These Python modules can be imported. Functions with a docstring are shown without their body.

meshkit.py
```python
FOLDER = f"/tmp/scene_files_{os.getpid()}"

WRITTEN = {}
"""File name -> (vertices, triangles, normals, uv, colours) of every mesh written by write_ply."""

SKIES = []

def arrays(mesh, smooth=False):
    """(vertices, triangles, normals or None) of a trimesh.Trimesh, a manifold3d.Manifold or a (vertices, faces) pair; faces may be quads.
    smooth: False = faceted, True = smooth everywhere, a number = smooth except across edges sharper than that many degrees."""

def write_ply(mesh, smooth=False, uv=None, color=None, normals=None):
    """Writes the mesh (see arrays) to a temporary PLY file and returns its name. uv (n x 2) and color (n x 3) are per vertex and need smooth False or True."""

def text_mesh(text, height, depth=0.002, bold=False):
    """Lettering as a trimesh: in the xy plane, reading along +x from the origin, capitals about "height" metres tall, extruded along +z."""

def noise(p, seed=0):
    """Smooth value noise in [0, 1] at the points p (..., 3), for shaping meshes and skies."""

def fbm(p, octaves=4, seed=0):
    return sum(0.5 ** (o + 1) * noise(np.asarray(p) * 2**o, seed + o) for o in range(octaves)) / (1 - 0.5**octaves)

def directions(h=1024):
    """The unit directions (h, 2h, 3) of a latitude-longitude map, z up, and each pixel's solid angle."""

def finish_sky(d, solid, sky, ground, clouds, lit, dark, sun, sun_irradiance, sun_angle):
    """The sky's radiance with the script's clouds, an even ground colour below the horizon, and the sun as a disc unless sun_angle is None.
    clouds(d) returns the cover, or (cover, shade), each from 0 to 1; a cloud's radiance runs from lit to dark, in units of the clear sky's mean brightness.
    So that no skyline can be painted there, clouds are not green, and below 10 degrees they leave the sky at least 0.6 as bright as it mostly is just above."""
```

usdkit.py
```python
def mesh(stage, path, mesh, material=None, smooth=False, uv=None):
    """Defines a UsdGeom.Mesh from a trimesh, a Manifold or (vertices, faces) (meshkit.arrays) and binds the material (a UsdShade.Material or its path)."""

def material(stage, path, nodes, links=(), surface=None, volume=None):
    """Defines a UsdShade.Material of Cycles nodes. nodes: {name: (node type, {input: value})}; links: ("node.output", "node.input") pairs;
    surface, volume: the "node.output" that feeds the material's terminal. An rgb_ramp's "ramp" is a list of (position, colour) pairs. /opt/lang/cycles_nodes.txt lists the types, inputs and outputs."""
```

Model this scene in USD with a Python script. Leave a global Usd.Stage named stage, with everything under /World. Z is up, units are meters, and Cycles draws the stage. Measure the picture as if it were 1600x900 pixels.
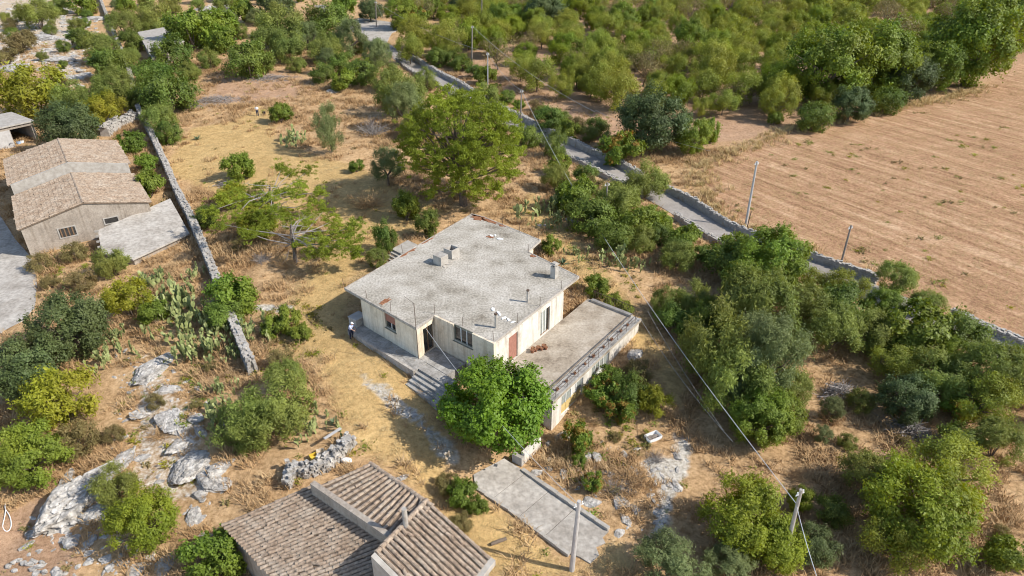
import sys, math, random
sys.path.insert(0, '/opt/lang')
import numpy as np, trimesh, shapely, manifold3d as m3
from shapely.geometry import Polygon, LineString
from scipy.interpolate import RBFInterpolator
from scipy.spatial import Delaunay
import meshkit, usdkit
from pxr import Usd, UsdGeom, UsdLux, UsdShade, Gf, Sdf, Vt

# ------------------------------------------------------------------ camera, sky, sun, exposure
W_, H_ = 1600, 900
CAM_H, PITCH, FOC = 33.0, 30.0, 1067.0
SUN_AZ, SUN_EL = math.radians(-14.0), math.radians(39.0)      # direction towards the sun, azimuth from +x
SUN_I, SKY_I, EXPOSURE = 1.18, 0.15, 0.38
stage = Usd.Stage.CreateInMemory()
UsdGeom.SetStageUpAxis(stage, 'Z'); UsdGeom.SetStageMetersPerUnit(stage, 1.0)
UsdGeom.Xform.Define(stage, '/World'); UsdGeom.Scope.Define(stage, '/World/Looks')
cam = UsdGeom.Camera.Define(stage, '/World/camera')
cam.CreateHorizontalApertureAttr(36.0); cam.CreateFocalLengthAttr(36.0 * FOC / W_)
cam.CreateClippingRangeAttr(Gf.Vec2f(0.5, 5000)); cam.CreateExposureAttr(EXPOSURE)
cam.AddTranslateOp().Set(Gf.Vec3d(0, 0, CAM_H)); cam.AddRotateXOp().Set(90.0 - PITCH)
usdkit.material(stage, '/World/Looks/sky_look', {
    's': ('sky_texture', {'sky_type': 'single_scattering', 'sun_disc': False, 'sun_elevation': SUN_EL,
                          'sun_rotation': math.atan2(math.cos(SUN_AZ), math.sin(SUN_AZ))}),
    'b': ('background_shader', {'strength': SKY_I})}, [('s.color', 'b.color')], surface='b.background')
dome = UsdLux.DomeLight.Define(stage, '/World/sky')
UsdShade.MaterialBindingAPI.Apply(dome.GetPrim()).Bind(UsdShade.Material.Get(stage, '/World/Looks/sky_look'))
sun = UsdLux.DistantLight.Define(stage, '/World/sun')
sun.CreateIntensityAttr(SUN_I); sun.CreateAngleAttr(0.5); sun.CreateNormalizeAttr(True); sun.CreateColorAttr(Gf.Vec3f(1.0, 0.955, 0.88))
sun.AddRotateZOp().Set(math.degrees(SUN_AZ) + 90); sun.AddRotateXOp().Set(90 - math.degrees(SUN_EL))

t_ = math.radians(PITCH)
FW = np.array([0, math.cos(t_), -math.sin(t_)]); UP = np.array([0, math.sin(t_), math.cos(t_)]); RT = np.array([1.0, 0, 0])
EYE = np.array([0, 0, CAM_H])
def ray(x, y): return FW * FOC + RT * (x - 800) + UP * (450 - y)
def at(x, y, z):                                   # where the photograph's pixel meets the level z
    d = ray(x, y); return EYE + d * ((z - CAM_H) / d[2])
def px(p):
    q = np.asarray(p, float) - EYE; w = q @ FW
    return np.array([800 + FOC * (q @ RT) / w, 450 - FOC * (q @ UP) / w])
def depth(p): return float((np.asarray(p) - EYE) @ FW)

# ------------------------------------------------------------------ terrain
CTRL = [(0,60,2),(150,100,1.6),(400,170,1.0),(300,60,2),(530,30,3),(700,10,4),(900,60,3),(1200,60,3),(1600,20,3),(650,110,1),(800,190,.5),
 (960,270,0),(1100,350,-.5),(1300,430,-.8),(1500,530,-1),(1250,250,.3),(1500,300,.3),(1590,150,1),(1000,150,1),(600,230,.8),(500,300,.6),
 (480,420,.2),(520,520,0),(600,600,-.1),(500,620,-.3),(560,690,-.8),(640,700,-1.0),(690,770,-1.9),(800,750,-2.5),(900,830,-2.7),(800,830,-2.6),
 (890,890,-2.8),(950,700,-2.4),(990,580,-1.5),(1020,520,-.9),(900,400,0),(1000,430,-.3),(1050,600,-1.8),(1100,720,-2.6),(1030,820,-2.8),
 (1250,650,-2.2),(1400,700,-2),(1550,650,-1.6),(1450,850,-2.8),(1200,880,-3),(330,390,-.3),(300,500,-.8),(230,600,-1.2),(150,720,-1.9),
 (30,850,-3.2),(300,800,-2.1),(450,720,-1.2),(100,420,-1),(20,400,-1.2),(50,220,.2),(20,520,-1.6),(560,880,-2.4),(400,880,-2.5),(860,660,-2.5),(740,640,-1.7),(690,600,-.5)]
cp = np.array([at(a, b, c) for a, b, c in CTRL])
far = [(-600,300,6),(0,600,8),(600,500,8),(-500,900,14),(500,1000,14),(0,-80,-5),(-200,-60,-4),(200,-60,-4),(300,100,0),(-250,100,3)]
cp = np.vstack([cp, far])
_rbf = RBFInterpolator(cp[:, :2] / 50, cp[:, 2], kernel='linear', smoothing=0.02)
def Z(x, y):
    x = np.asarray(x, float); y = np.asarray(y, float)
    return _rbf(np.stack([x.ravel(), y.ravel()], 1) / 50).reshape(x.shape)
def Z1(x, y): return float(Z(np.array([x]), np.array([y]))[0])
def gat(x, y, h=0.0):                              # where the pixel meets the terrain raised by h
    z = 0.0
    for _ in range(25):
        p = at(x, y, z + h); z = 0.5 * z + 0.5 * Z1(p[0], p[1])
    p = at(x, y, z + h); return np.array([p[0], p[1], z])
def gpoly(pts): return Polygon([tuple(gat(*p)[:2]) for p in pts]).buffer(0)
def height_to(base, ytop):
    lo, hi = 0.0, 40.0
    for _ in range(40):
        m = (lo + hi) / 2
        if px(base + [0, 0, m])[1] > ytop: lo = m
        else: hi = m
    return lo

# ------------------------------------------------------------------ scene helpers
USED, ORG = {}, {}
def numbered(parent, name):
    k = f'{parent}/{name}'; n = USED.get(k, 0); USED[k] = n + 1
    return k if n == 0 else f'{k}_{n:03d}'
def tag(path, label=None, cat=None, group=None, kind=None):
    p = stage.GetPrimAtPath(path)
    for k, v in (('label', label), ('category', cat), ('group', group), ('kind', kind)):
        if v: p.SetCustomDataByKey(k, v)
    return path
def thing(name, label, cat, loc=(0, 0, 0), group=None, kind=None):
    path = numbered('/World', name); x = UsdGeom.Xform.Define(stage, path); x.AddTranslateOp().Set(Gf.Vec3d(*map(float, loc)))
    ORG[path] = np.array(loc, float); tag(path, label, cat, group, kind); return path
CLASS_N = [0]
def proto(name):
    CLASS_N[0] += 1; path = f'/World/class_{name}_{CLASS_N[0]}'; stage.CreateClassPrim(path); stage.GetPrimAtPath(path).SetTypeName('Xform'); ORG[path] = np.zeros(3); return path
def copy_of(cls, name, label, cat, loc, rz=0.0, scale=(1, 1, 1), group=None):
    path = numbered('/World', name); x = UsdGeom.Xform.Define(stage, path)
    x.AddTranslateOp().Set(Gf.Vec3d(*map(float, loc))); x.AddRotateZOp().Set(float(math.degrees(rz))); x.AddScaleOp().Set(Gf.Vec3f(*map(float, scale)))
    x.GetPrim().GetReferences().AddInternalReference(cls); x.GetPrim().SetInstanceable(True)
    tag(path, label, cat, group); return path
class MB:
    def __init__(s): s.v, s.f, s.n = [], [], 0
    def add(s, v, f):
        v = np.asarray(v, float); s.v.append(v); s.f.append(np.asarray(f, int) + s.n); s.n += len(v); return s
    def tm(s, m): return s.add(m.vertices, m.faces)
    def hexa(s, b, t):                             # 4 bottom and 4 top corners, counter-clockwise
        f = [[0,2,1],[0,3,2],[4,5,6],[4,6,7]]
        for i in range(4): j = (i + 1) % 4; f += [[i, j, j + 4], [i, j + 4, i + 4]]
        return s.add(np.vstack([b, t]), f)
    def box(s, c, size, rz=0.0, tilt=0.0):
        x, y, z = np.array(size) / 2; q = np.array([[-x,-y,-z],[x,-y,-z],[x,y,-z],[-x,y,-z],[-x,-y,z],[x,-y,z],[x,y,z],[-x,y,z]])
        if tilt: ct, st = math.cos(tilt), math.sin(tilt); q = q @ np.array([[1,0,0],[0,ct,st],[0,-st,ct]])
        ca, sa = math.cos(rz), math.sin(rz); q = q @ np.array([[ca, sa, 0], [-sa, ca, 0], [0, 0, 1]]) + np.asarray(c)
        return s.hexa(q[:4], q[4:])
    def obox(s, p, q, n, t, z0, z1):               # plan segment p-q, thickness t along n
        p, q, n = (np.asarray(a, float)[:2] for a in (p, q, n)); c = [p, q, q + n * t, p + n * t]
        if np.cross(q - p, n) < 0: c = c[::-1]
        return s.hexa([(*a, z0) for a in c], [(*a, z1) for a in c])
    def prism(s, poly, z0, z1):
        for g in getattr(poly, 'geoms', [poly]):
            m = trimesh.creation.extrude_polygon(g, z1 - z0, engine='earcut'); m.apply_translation([0, 0, z0]); s.tm(m)
        return s
    def tube(s, pts, r, sides=6, cap=True):
        p = np.asarray(pts, float); k = len(p); r = np.broadcast_to(np.asarray(r, float), (k,))
        t = np.gradient(p, axis=0); t /= np.linalg.norm(t, axis=1, keepdims=True) + 1e-12
        ref = np.array([0, 0, 1.0]) if abs(t[0, 2]) < .9 else np.array([1.0, 0, 0])
        a = np.cross(t, ref); a /= np.linalg.norm(a, axis=1, keepdims=True) + 1e-9; b = np.cross(t, a)
        g = np.arange(sides) * 2 * np.pi / sides
        v = p[:, None] + r[:, None, None] * (np.cos(g)[None, :, None] * a[:, None] + np.sin(g)[None, :, None] * b[:, None])
        f = []
        for i in range(k - 1):
            for j in range(sides):
                j2 = (j + 1) % sides; f += [[i*sides+j, i*sides+j2, (i+1)*sides+j2], [i*sides+j, (i+1)*sides+j2, (i+1)*sides+j]]
        v = v.reshape(-1, 3)
        if cap:
            v = np.vstack([v, p[0], p[-1]]); c0, c1 = len(v) - 2, len(v) - 1
            for j in range(sides): j2 = (j + 1) % sides; f += [[c0, j2, j], [c1, (k-1)*sides+j, (k-1)*sides+j2]]
        return s.add(v, f)
    def build(s, name, mat, parent='/World', smooth=False, **kw):
        v = np.vstack(s.v); f = np.vstack(s.f); path = numbered(parent, name)
        root = '/'.join(path.split('/')[:3]); v = v - ORG.get(root, 0) if parent != '/World' else v
        usdkit.mesh(stage, path, (v, f), '/World/Looks/' + mat, smooth=smooth)
        if kw: tag(path, **kw)
        return path

# ------------------------------------------------------------------ materials
def ramp_mat(name, stops, scale=3.0, detail=6, rough=.9, bump=.0, bscale=20.0, bdist=.02, spec=.2, coord='position', fine=None, island=0.0, streak=0.0):
    """colour ramp over a noise; fine = (scale, low, high) multiplies a second noise; island = per-piece value spread"""
    nd = {'g': ('geometry', {}), 'n': ('noise_texture', {'scale': scale, 'detail': detail, 'roughness': .65}), 'r': ('rgb_ramp', {'ramp': stops}),
          'p': ('principled_bsdf', {'roughness': rough, 'specular_ior_level': spec})}
    lk = [('g.position', 'n.vector'), ('n.fac', 'r.fac')]; col = 'r.color'
    if fine:
        nd['n2'] = ('noise_texture', {'scale': fine[0], 'detail': 3, 'roughness': .6}); nd['r2'] = ('rgb_ramp', {'ramp': [(.3, (fine[1],)*3), (.7, (fine[2],)*3)]})
        nd['m'] = ('mix', {'mix_type': 'multiply', 'fac': 1.0}); lk += [('g.position', 'n2.vector'), ('n2.fac', 'r2.fac'), (col, 'm.color1'), ('r2.color', 'm.color2')]; col = 'm.color'
    if streak:
        nd['ms'] = ('mapping', {'scale': (3.2, 3.2, .22)}); nd['ns'] = ('noise_texture', {'scale': 1.0, 'detail': 5, 'roughness': .6}); nd['rs'] = ('rgb_ramp', {'ramp': [(.30, (1 - streak, 1 - streak * 1.1, 1 - streak * 1.25)), (.52, (1, 1, 1))]}); nd['mm'] = ('mix', {'mix_type': 'multiply', 'fac': 1.0})
        lk += [('g.position', 'ms.vector'), ('ms.vector', 'ns.vector'), ('ns.fac', 'rs.fac'), (col, 'mm.color1'), ('rs.color', 'mm.color2')]; col = 'mm.color'
    if island:
        nd['ri'] = ('rgb_ramp', {'ramp': [(0, (1-island,)*3), (1, (1+island, 1+island*.9, 1+island*.75))]}); nd['mi'] = ('mix', {'mix_type': 'multiply', 'fac': 1.0})
        lk += [('g.random_per_island', 'ri.fac'), (col, 'mi.color1'), ('ri.color', 'mi.color2')]; col = 'mi.color'
    if bump:
        nd['nb'] = ('noise_texture', {'scale': bscale, 'detail': 5, 'roughness': .6}); nd['b'] = ('bump', {'strength': bump, 'distance': bdist})
        lk += [('g.position', 'nb.vector'), ('nb.fac', 'b.height'), ('b.normal', 'p.normal')]
    usdkit.material(stage, '/World/Looks/' + name, nd, lk + [(col, 'p.base_color')], surface='p.BSDF')
def leaf_mat(name, dark, mid, light, trans=.3, hue=.03, gloss=.35):
    nd = {'g': ('geometry', {}), 'n': ('noise_texture', {'scale': .55, 'detail': 3}), 'n2': ('noise_texture', {'scale': .17, 'detail': 1}), 'n4': ('noise_texture', {'scale': .13, 'detail': 1}), 'mv': ('mapping', {'location': (37.0, 11.0, 5.0)}),
          'a': ('math', {'math_type': 'multiply_add', 'value2': .55, 'value3': 0.0}), 'b': ('math', {'math_type': 'multiply_add', 'value2': .75}),
          'r': ('rgb_ramp', {'ramp': [(.15, dark), (.55, mid), (.95, light)]}),
          'om': ('map_range', {'from_min': .3, 'from_max': .7, 'to_min': .492 - hue, 'to_max': .498 + hue * .05}), 'h': ('hsv', {'saturation': 1.0, 'value': 1.0}),
          'vm': ('map_range', {'from_min': .3, 'from_max': .7, 'to_min': .80, 'to_max': 1.22}),
          'p': ('principled_bsdf', {'roughness': .55, 'specular_ior_level': gloss}), 't': ('translucent_bsdf', {}), 'hv': ('hsv', {'saturation': 1.1, 'value': 1.25, 'hue': .485}), 'x': ('mix_closure', {'fac': trans})}
    lk = [('g.position', 'n.vector'), ('g.position', 'n2.vector'), ('g.random_per_island', 'a.value1'), ('n.fac', 'b.value1'), ('a.value', 'b.value3'), ('b.value', 'r.fac'),
          ('r.color', 'h.color'), ('g.position', 'mv.vector'), ('mv.vector', 'n4.vector'), ('n4.fac', 'om.value'), ('om.result', 'h.hue'), ('n2.fac', 'vm.value'), ('vm.result', 'h.value'),
          ('h.color', 'p.base_color'), ('h.color', 'hv.color'), ('hv.color', 't.color'), ('p.BSDF', 'x.closure1'), ('t.BSDF', 'x.closure2')]
    usdkit.material(stage, '/World/Looks/' + name, nd, lk, surface='x.closure')
ramp_mat('roof_concrete', [(.3, (.20,.17,.13)), (.42, (.34,.305,.25)), (.56, (.43,.39,.33)), (.75, (.52,.48,.42))], .4, 9, .95, .5, 9, .03, fine=(5.5, .58, 1.28))
ramp_mat('terrace_concrete', [(.3, (.15,.115,.085)), (.42, (.32,.265,.20)), (.6, (.43,.37,.295)), (.8, (.51,.455,.375))], .55, 9, .95, .4, 12, .02, fine=(5.0, .75, 1.15))
ramp_mat('cream_plaster', [(.25, (.48,.385,.27)), (.45, (.69,.585,.44)), (.7, (.76,.67,.53))], .9, 8, .9, .2, 25, .01, fine=(6, .9, 1.05), streak=.30)
ramp_mat('white_plaster', [(.28, (.40,.35,.28)), (.44, (.59,.54,.465)), (.7, (.68,.64,.575))], .9, 8, .9, .25, 20, .01, fine=(5, .88, 1.05), streak=.34)
ramp_mat('eave_edge', [(.3, (.22,.19,.16)), (.6, (.42,.38,.33)), (.8, (.55,.51,.46))], 2.5, 6, .9)
ramp_mat('porch_stone', [(.25, (.15,.135,.12)), (.5, (.33,.31,.28)), (.75, (.48,.46,.43))], 1.2, 7, .9, .4, 10, .02, fine=(8, .75, 1.15))
ramp_mat('paving', [(.25, (.27,.235,.195)), (.5, (.42,.38,.33)), (.75, (.53,.49,.435))], .5, 9, .95, .35, 14, .015, fine=(3, .68, 1.12))
ramp_mat('asphalt', [(.25, (.215,.19,.165)), (.5, (.295,.265,.235)), (.75, (.385,.35,.315))], .3, 8, .95, .3, 18, .015, fine=(5, .85, 1.1))
ramp_mat('grey_render', [(.2, (.21,.175,.14)), (.5, (.33,.28,.23)), (.75, (.41,.36,.30))], .7, 7, .95, .5, 12, .03, fine=(6, .8, 1.15), streak=.25)
ramp_mat('mortar', [(.25, (.25,.22,.19)), (.5, (.36,.33,.29)), (.75, (.46,.43,.39))], 2.0, 6, .95, .5, 14, .03)
ramp_mat('roof_tile', [(.2, (.30,.21,.15)), (.42, (.52,.385,.275)), (.58, (.60,.475,.36)), (.8, (.66,.57,.465))], 1.1, 7, .95, .4, 22, .015, fine=(5, .52, 1.22), island=.36)
ramp_mat('limestone', [(.25, (.26,.235,.205)), (.42, (.44,.405,.36)), (.6, (.57,.535,.49)), (.8, (.65,.62,.58))], 1.3, 9, .95, .9, 5, .12, fine=(3.2, .42, 1.14))
ramp_mat('wall_stone', [(.2, (.32,.29,.255)), (.5, (.52,.48,.43)), (.8, (.66,.62,.56))], 1.5, 6, .95, .5, 12, .04, island=.3)
ramp_mat('roof_channel', [(.3, (.10,.072,.052)), (.6, (.19,.14,.10)), (.8, (.30,.24,.18))], 3, 7, .95, .4, 16, .02)
ramp_mat('bark', [(.3, (.10,.075,.055)), (.7, (.22,.17,.13))], 6, 6, .95, .6, 18, .03)
ramp_mat('dead_wood', [(.3, (.27,.235,.21)), (.7, (.46,.42,.39))], 3, 5, .95, island=.25)
ramp_mat('wood_grey', [(.3, (.17,.14,.115)), (.7, (.29,.25,.21))], 8, 5, .9)
ramp_mat('pole_concrete', [(.3, (.34,.32,.30)), (.7, (.47,.45,.43))], 2, 5, .9)
ramp_mat('rust_iron', [(.3, (.07,.05,.04)), (.7, (.15,.10,.07))], 9, 5, .7)
ramp_mat('red_shutter', [(.3, (.26,.12,.085)), (.7, (.35,.17,.125))], 5, 4, .7)
ramp_mat('brown_wood', [(.3, (.14,.085,.05)), (.7, (.24,.15,.09))], 6, 5, .7)
ramp_mat('yellow_panel', [(.3, (.42,.30,.12)), (.7, (.60,.45,.20))], 2.5, 5, .7)
ramp_mat('olive_frame', [(.3, (.14,.135,.10)), (.7, (.22,.21,.16))], 4, 4, .6)
ramp_mat('white_paint', [(.3, (.62,.61,.58)), (.7, (.78,.77,.75))], 4, 5, .5)
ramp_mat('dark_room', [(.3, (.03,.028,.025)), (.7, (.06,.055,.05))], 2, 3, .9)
ramp_mat('curtain', [(.3, (.45,.43,.38)), (.7, (.62,.60,.54))], 5, 3, .9)
ramp_mat('terracotta', [(.3, (.20,.085,.05)), (.7, (.31,.15,.09))], 6, 5, .9)
ramp_mat('moss_rust', [(.3, (.13,.05,.025)), (.5, (.25,.11,.055)), (.75, (.36,.20,.12))], 5, 7, .95, .5, 20, .03)
ramp_mat('wire', [(.3, (.40,.40,.40)), (.7, (.52,.52,.52))], 3, 2, .6)
ramp_mat('wire_dark', [(.3, (.12,.12,.12)), (.7, (.2,.2,.2))], 3, 2, .6)
ramp_mat('white_plastic', [(.3, (.68,.68,.66)), (.7, (.78,.78,.76))], 3, 3, .45)
ramp_mat('yellow_plastic', [(.3, (.60,.42,.05)), (.7, (.70,.50,.09))], 3, 3, .45)
ramp_mat('blue_plastic', [(.3, (.25,.35,.5)), (.7, (.3,.42,.58))], 3, 3, .45)
ramp_mat('black_cloth', [(.3, (.012,.012,.014)), (.7, (.03,.03,.035))], 8, 3, .9)
ramp_mat('navy_cloth', [(.3, (.018,.022,.045)), (.7, (.035,.04,.07))], 8, 3, .9)
ramp_mat('white_cloth', [(.3, (.66,.66,.67)), (.7, (.76,.76,.77))], 8, 3, .9)
ramp_mat('pale_blue_cloth', [(.3, (.42,.46,.62)), (.7, (.52,.56,.72))], 8, 3, .9)
ramp_mat('skin', [(.3, (.38,.22,.15)), (.7, (.46,.28,.20))], 8, 3, .6)
ramp_mat('hair', [(.3, (.02,.014,.01)), (.7, (.04,.03,.02))], 20, 3, .7)
ramp_mat('cactus_pad', [(.3, (.20,.26,.085)), (.5, (.34,.38,.14)), (.75, (.52,.52,.22))], 1.8, 5, .6, island=.3, spec=.35)
ramp_mat('dry_blade', [(.3, (.50,.305,.14)), (.55, (.63,.42,.215)), (.8, (.72,.53,.30))], .25, 4, .9, island=.3)
ramp_mat('straw', [(.3, (.58,.41,.17)), (.55, (.66,.49,.23)), (.8, (.72,.56,.30))], .3, 4, .9, island=.25)
ramp_mat('agave_leaf', [(.3, (.12,.18,.09)), (.7, (.24,.31,.17))], 2, 4, .6, island=.25)
usdkit.material(stage, '/World/Looks/window_glass', {'f': ('layer_weight', {'blend': .25}), 'fm': ('map_range', {'to_min': .04, 'to_max': .6}), 't': ('transparent_bsdf', {'color': (.82,.86,.86)}), 'g': ('glossy_bsdf', {'roughness': .05}), 'x': ('mix_closure', {})},
    [('f.facing', 'fm.value'), ('fm.result', 'x.fac'), ('t.BSDF', 'x.closure1'), ('g.BSDF', 'x.closure2')], surface='x.closure')
leaf_mat('leaf_fig', (.075,.155,.012), (.15,.275,.02), (.26,.40,.045), .36, .008)
leaf_mat('leaf_pine', (.145,.195,.025), (.245,.305,.036), (.36,.41,.06), .32, .006, .15)
leaf_mat('leaf_carob', (.048,.080,.024), (.098,.145,.045), (.17,.225,.075), .24, .03)
leaf_mat('leaf_lentisk', (.075,.13,.020), (.145,.22,.034), (.235,.31,.055), .32, .03)
leaf_mat('leaf_olive', (.115,.155,.055), (.195,.245,.09), (.29,.33,.145), .3, .02)
leaf_mat('leaf_wild', (.13,.175,.036), (.225,.28,.06), (.33,.375,.10), .32, .03)
leaf_mat('leaf_green', (.10,.165,.020), (.185,.275,.032), (.29,.37,.06), .34, .03)
leaf_mat('leaf_bright', (.17,.20,.018), (.30,.315,.026), (.42,.41,.055), .33, .02)
leaf_mat('leaf_almond', (.15,.195,.030), (.265,.32,.045), (.40,.43,.09), .36, .03)
leaf_mat('leaf_lime', (.12,.175,.016), (.215,.29,.024), (.32,.39,.05), .35, .02)
leaf_mat('leaf_dusty', (.16,.145,.045), (.26,.225,.08), (.36,.30,.13), .28, .02)
leaf_mat('leaf_autumn', (.19,.115,.022), (.35,.25,.04), (.48,.38,.06), .3, .02)

# ------------------------------------------------------------------ the setting: ground, road, field, paving
ROAD_PX = [(500,8),(535,33),(575,56),(615,82),(660,113),(700,134),(745,162),(800,192),(860,222),(905,243),(960,270),(1010,297),(1060,325),(1110,357),(1150,378),(1200,398),(1300,432),(1400,474),(1500,521),(1600,562),(1720,610)]
road_c = np.array([gat(*p)[:2] for p in ROAD_PX]); road_line = LineString(road_c)
road_line = LineString([road_line.interpolate(s).coords[0] for s in np.arange(0, road_line.length, 2.0)])
ROAD_HW = 1.75
road_poly = road_line.buffer(ROAD_HW, cap_style=2)
junction_poly = gpoly([(545,40),(560,28),(600,33),(640,40),(612,52),(600,75),(575,60)])
drive_px = [(740,742),(788,717),(815,734),(951,831),(941,840),(946,849),(931,855),(936,868),(922,881),(906,871),(891,866),(800,800),(742,760)]
drive_poly = gpoly(drive_px)
court_poly = gpoly([(-60,300),(-5,330),(22,372),(48,402),(58,440),(54,480),(38,500),(0,520),(-80,560)])
yard_poly = gpoly([(-60,820),(20,800),(62,775),(95,815),(130,850),(120,920),(-80,930)])
lawn_poly = gpoly([(255,265),(300,200),(365,190),(400,165),(436,172),(428,212),(470,238),(560,260),(640,300),(700,330),(660,360),(580,400),(540,440),(560,540),(680,600),(700,690),(690,760),(760,800),(880,900),(760,900),(690,790),(560,700),(520,640),(495,560),(440,560),(430,500),(480,430),(520,330),(440,330),(330,300)]) \
    .union(gpoly([(790,330),(830,300),(900,370),(960,440),(1030,520),(1080,600),(1060,640),(1000,560),(890,440),(850,370)])).union(gpoly([(690,760),(790,800),(890,890),(960,850),(1010,900),(700,910)]))
pale_poly = gpoly([(1055,680),(1080,690),(1075,720),(1062,760),(1050,800),(1040,850),(1010,850),(1025,800),(1030,755),(1000,730),(1010,715),(1050,715)]) \
    .union(gpoly([(570,600),(600,602),(640,632),(705,690),(715,720),(690,715),(640,655),(600,632)])).union(gpoly([(310,475),(340,472),(460,478),(465,486),(400,484)])).union(gpoly([(560,575),(580,595),(590,620),(600,630),(575,610)]))
karst_poly = gpoly([(-80,0),(60,-10),(150,10),(155,80),(140,140),(100,150),(40,100),(-80,130)]).union(gpoly([(185,540),(250,520),(330,620),(390,740),(330,810),(250,820),(150,790),(170,700)])).union(gpoly([(300,-5),(395,0),(395,40),(330,30)]))
field_poly = gpoly([(1090,262),(1180,226),(1260,195),(1400,170),(1520,145),(1580,105),(1750,60),(1900,400),(1900,700),(1640,570),(1500,512),(1370,445),(1260,398),(1180,365),(1130,345),(1100,300)])
soil_poly = gpoly([(650,100),(700,40),(1700,-80),(1700,60),(1560,120),(1400,160),(1260,190),(1180,220),(1080,230),(960,225),(860,190),(760,140)]).union(gpoly([(330,120),(440,110),(500,140),(440,160),(330,165)]))
FLAT = [(road_poly, 2.0), (junction_poly, 1.0), (drive_poly, .8), (court_poly, .8)]

def soft(poly, x, y, ds):
    m = np.zeros(x.shape)
    for d in ds:
        q = poly.buffer(d); shapely.prepare(q); m += shapely.contains_xy(q, x, y)
    return m / len(ds)
def axis_pts(lo, hi, step, flo, fhi, grow=1.12):
    a = list(np.arange(lo, hi, step)); s = step
    while a[-1] < fhi: s *= grow; a.append(a[-1] + s)
    s = step; b = [lo]
    while b[-1] > flo: s *= grow; b.append(b[-1] - s)
    return np.array(b[:0:-1] + a)
gx = axis_pts(-62, 62, .45, -1500, 1500); gy = axis_pts(14, 120, .45, -150, 2500, 1.06)
GX, GY = np.meshgrid(gx, gy); GZ = Z(GX, GY)
flat = np.zeros(GX.shape)
for q, w in FLAT: flat = np.maximum(flat, soft(q, GX, GY, (w, w * .5, 0.1)))
m_lawn = soft(lawn_poly, GX, GY, (-1.2, -.5, .2, .9)); m_pale = soft(pale_poly, GX, GY, (-.7, -.3, .2, .7)); m_karst = soft(karst_poly, GX, GY, (-2, -1, 0, 1.2))
m_field = soft(field_poly, GX, GY, (-1.5, -.6, .2, 1)); m_soil = np.maximum(soft(soil_poly, GX, GY, (-3, -1, 1, 3)), soft(yard_poly, GX, GY, (-.6, 0, .6)))
rough = (1 - flat) * (1 - .75 * m_lawn) * (1 - .8 * m_field)
P3 = np.stack([GX, GY, 0 * GX], -1)
MICRO = (meshkit.fbm(P3 / 1.6, 4, 3) - .5) * .42 * rough + (meshkit.fbm(P3 / 4.5, 3, 9) - .5) * 1.1 * m_karst * (1 - flat)
MICRO += (meshkit.noise(P3 / .7, 5) - .5) * .06 * m_field
MICRO -= .05 * flat
GZ = GZ + MICRO
from scipy.interpolate import RegularGridInterpolator
ground_z = RegularGridInterpolator((gy, gx), GZ, bounds_error=False, fill_value=None)
def Gz(x, y): return float(ground_z((y, x)))
ny, nx = GX.shape
i = np.arange(ny * nx).reshape(ny, nx)
f = np.concatenate([np.stack([i[:-1, :-1], i[:-1, 1:], i[1:, 1:]], -1).reshape(-1, 3), np.stack([i[:-1, :-1], i[1:, 1:], i[1:, :-1]], -1).reshape(-1, 3)])
gm = usdkit.mesh(stage, '/World/ground', (np.stack([GX, GY, GZ], -1).reshape(-1, 3), f), None, smooth=60)
tag('/World/ground', 'sloping ground of dry grass, bare earth and limestone', 'ground', kind='structure')
npts = len(gm.GetPointsAttr().Get())
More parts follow.
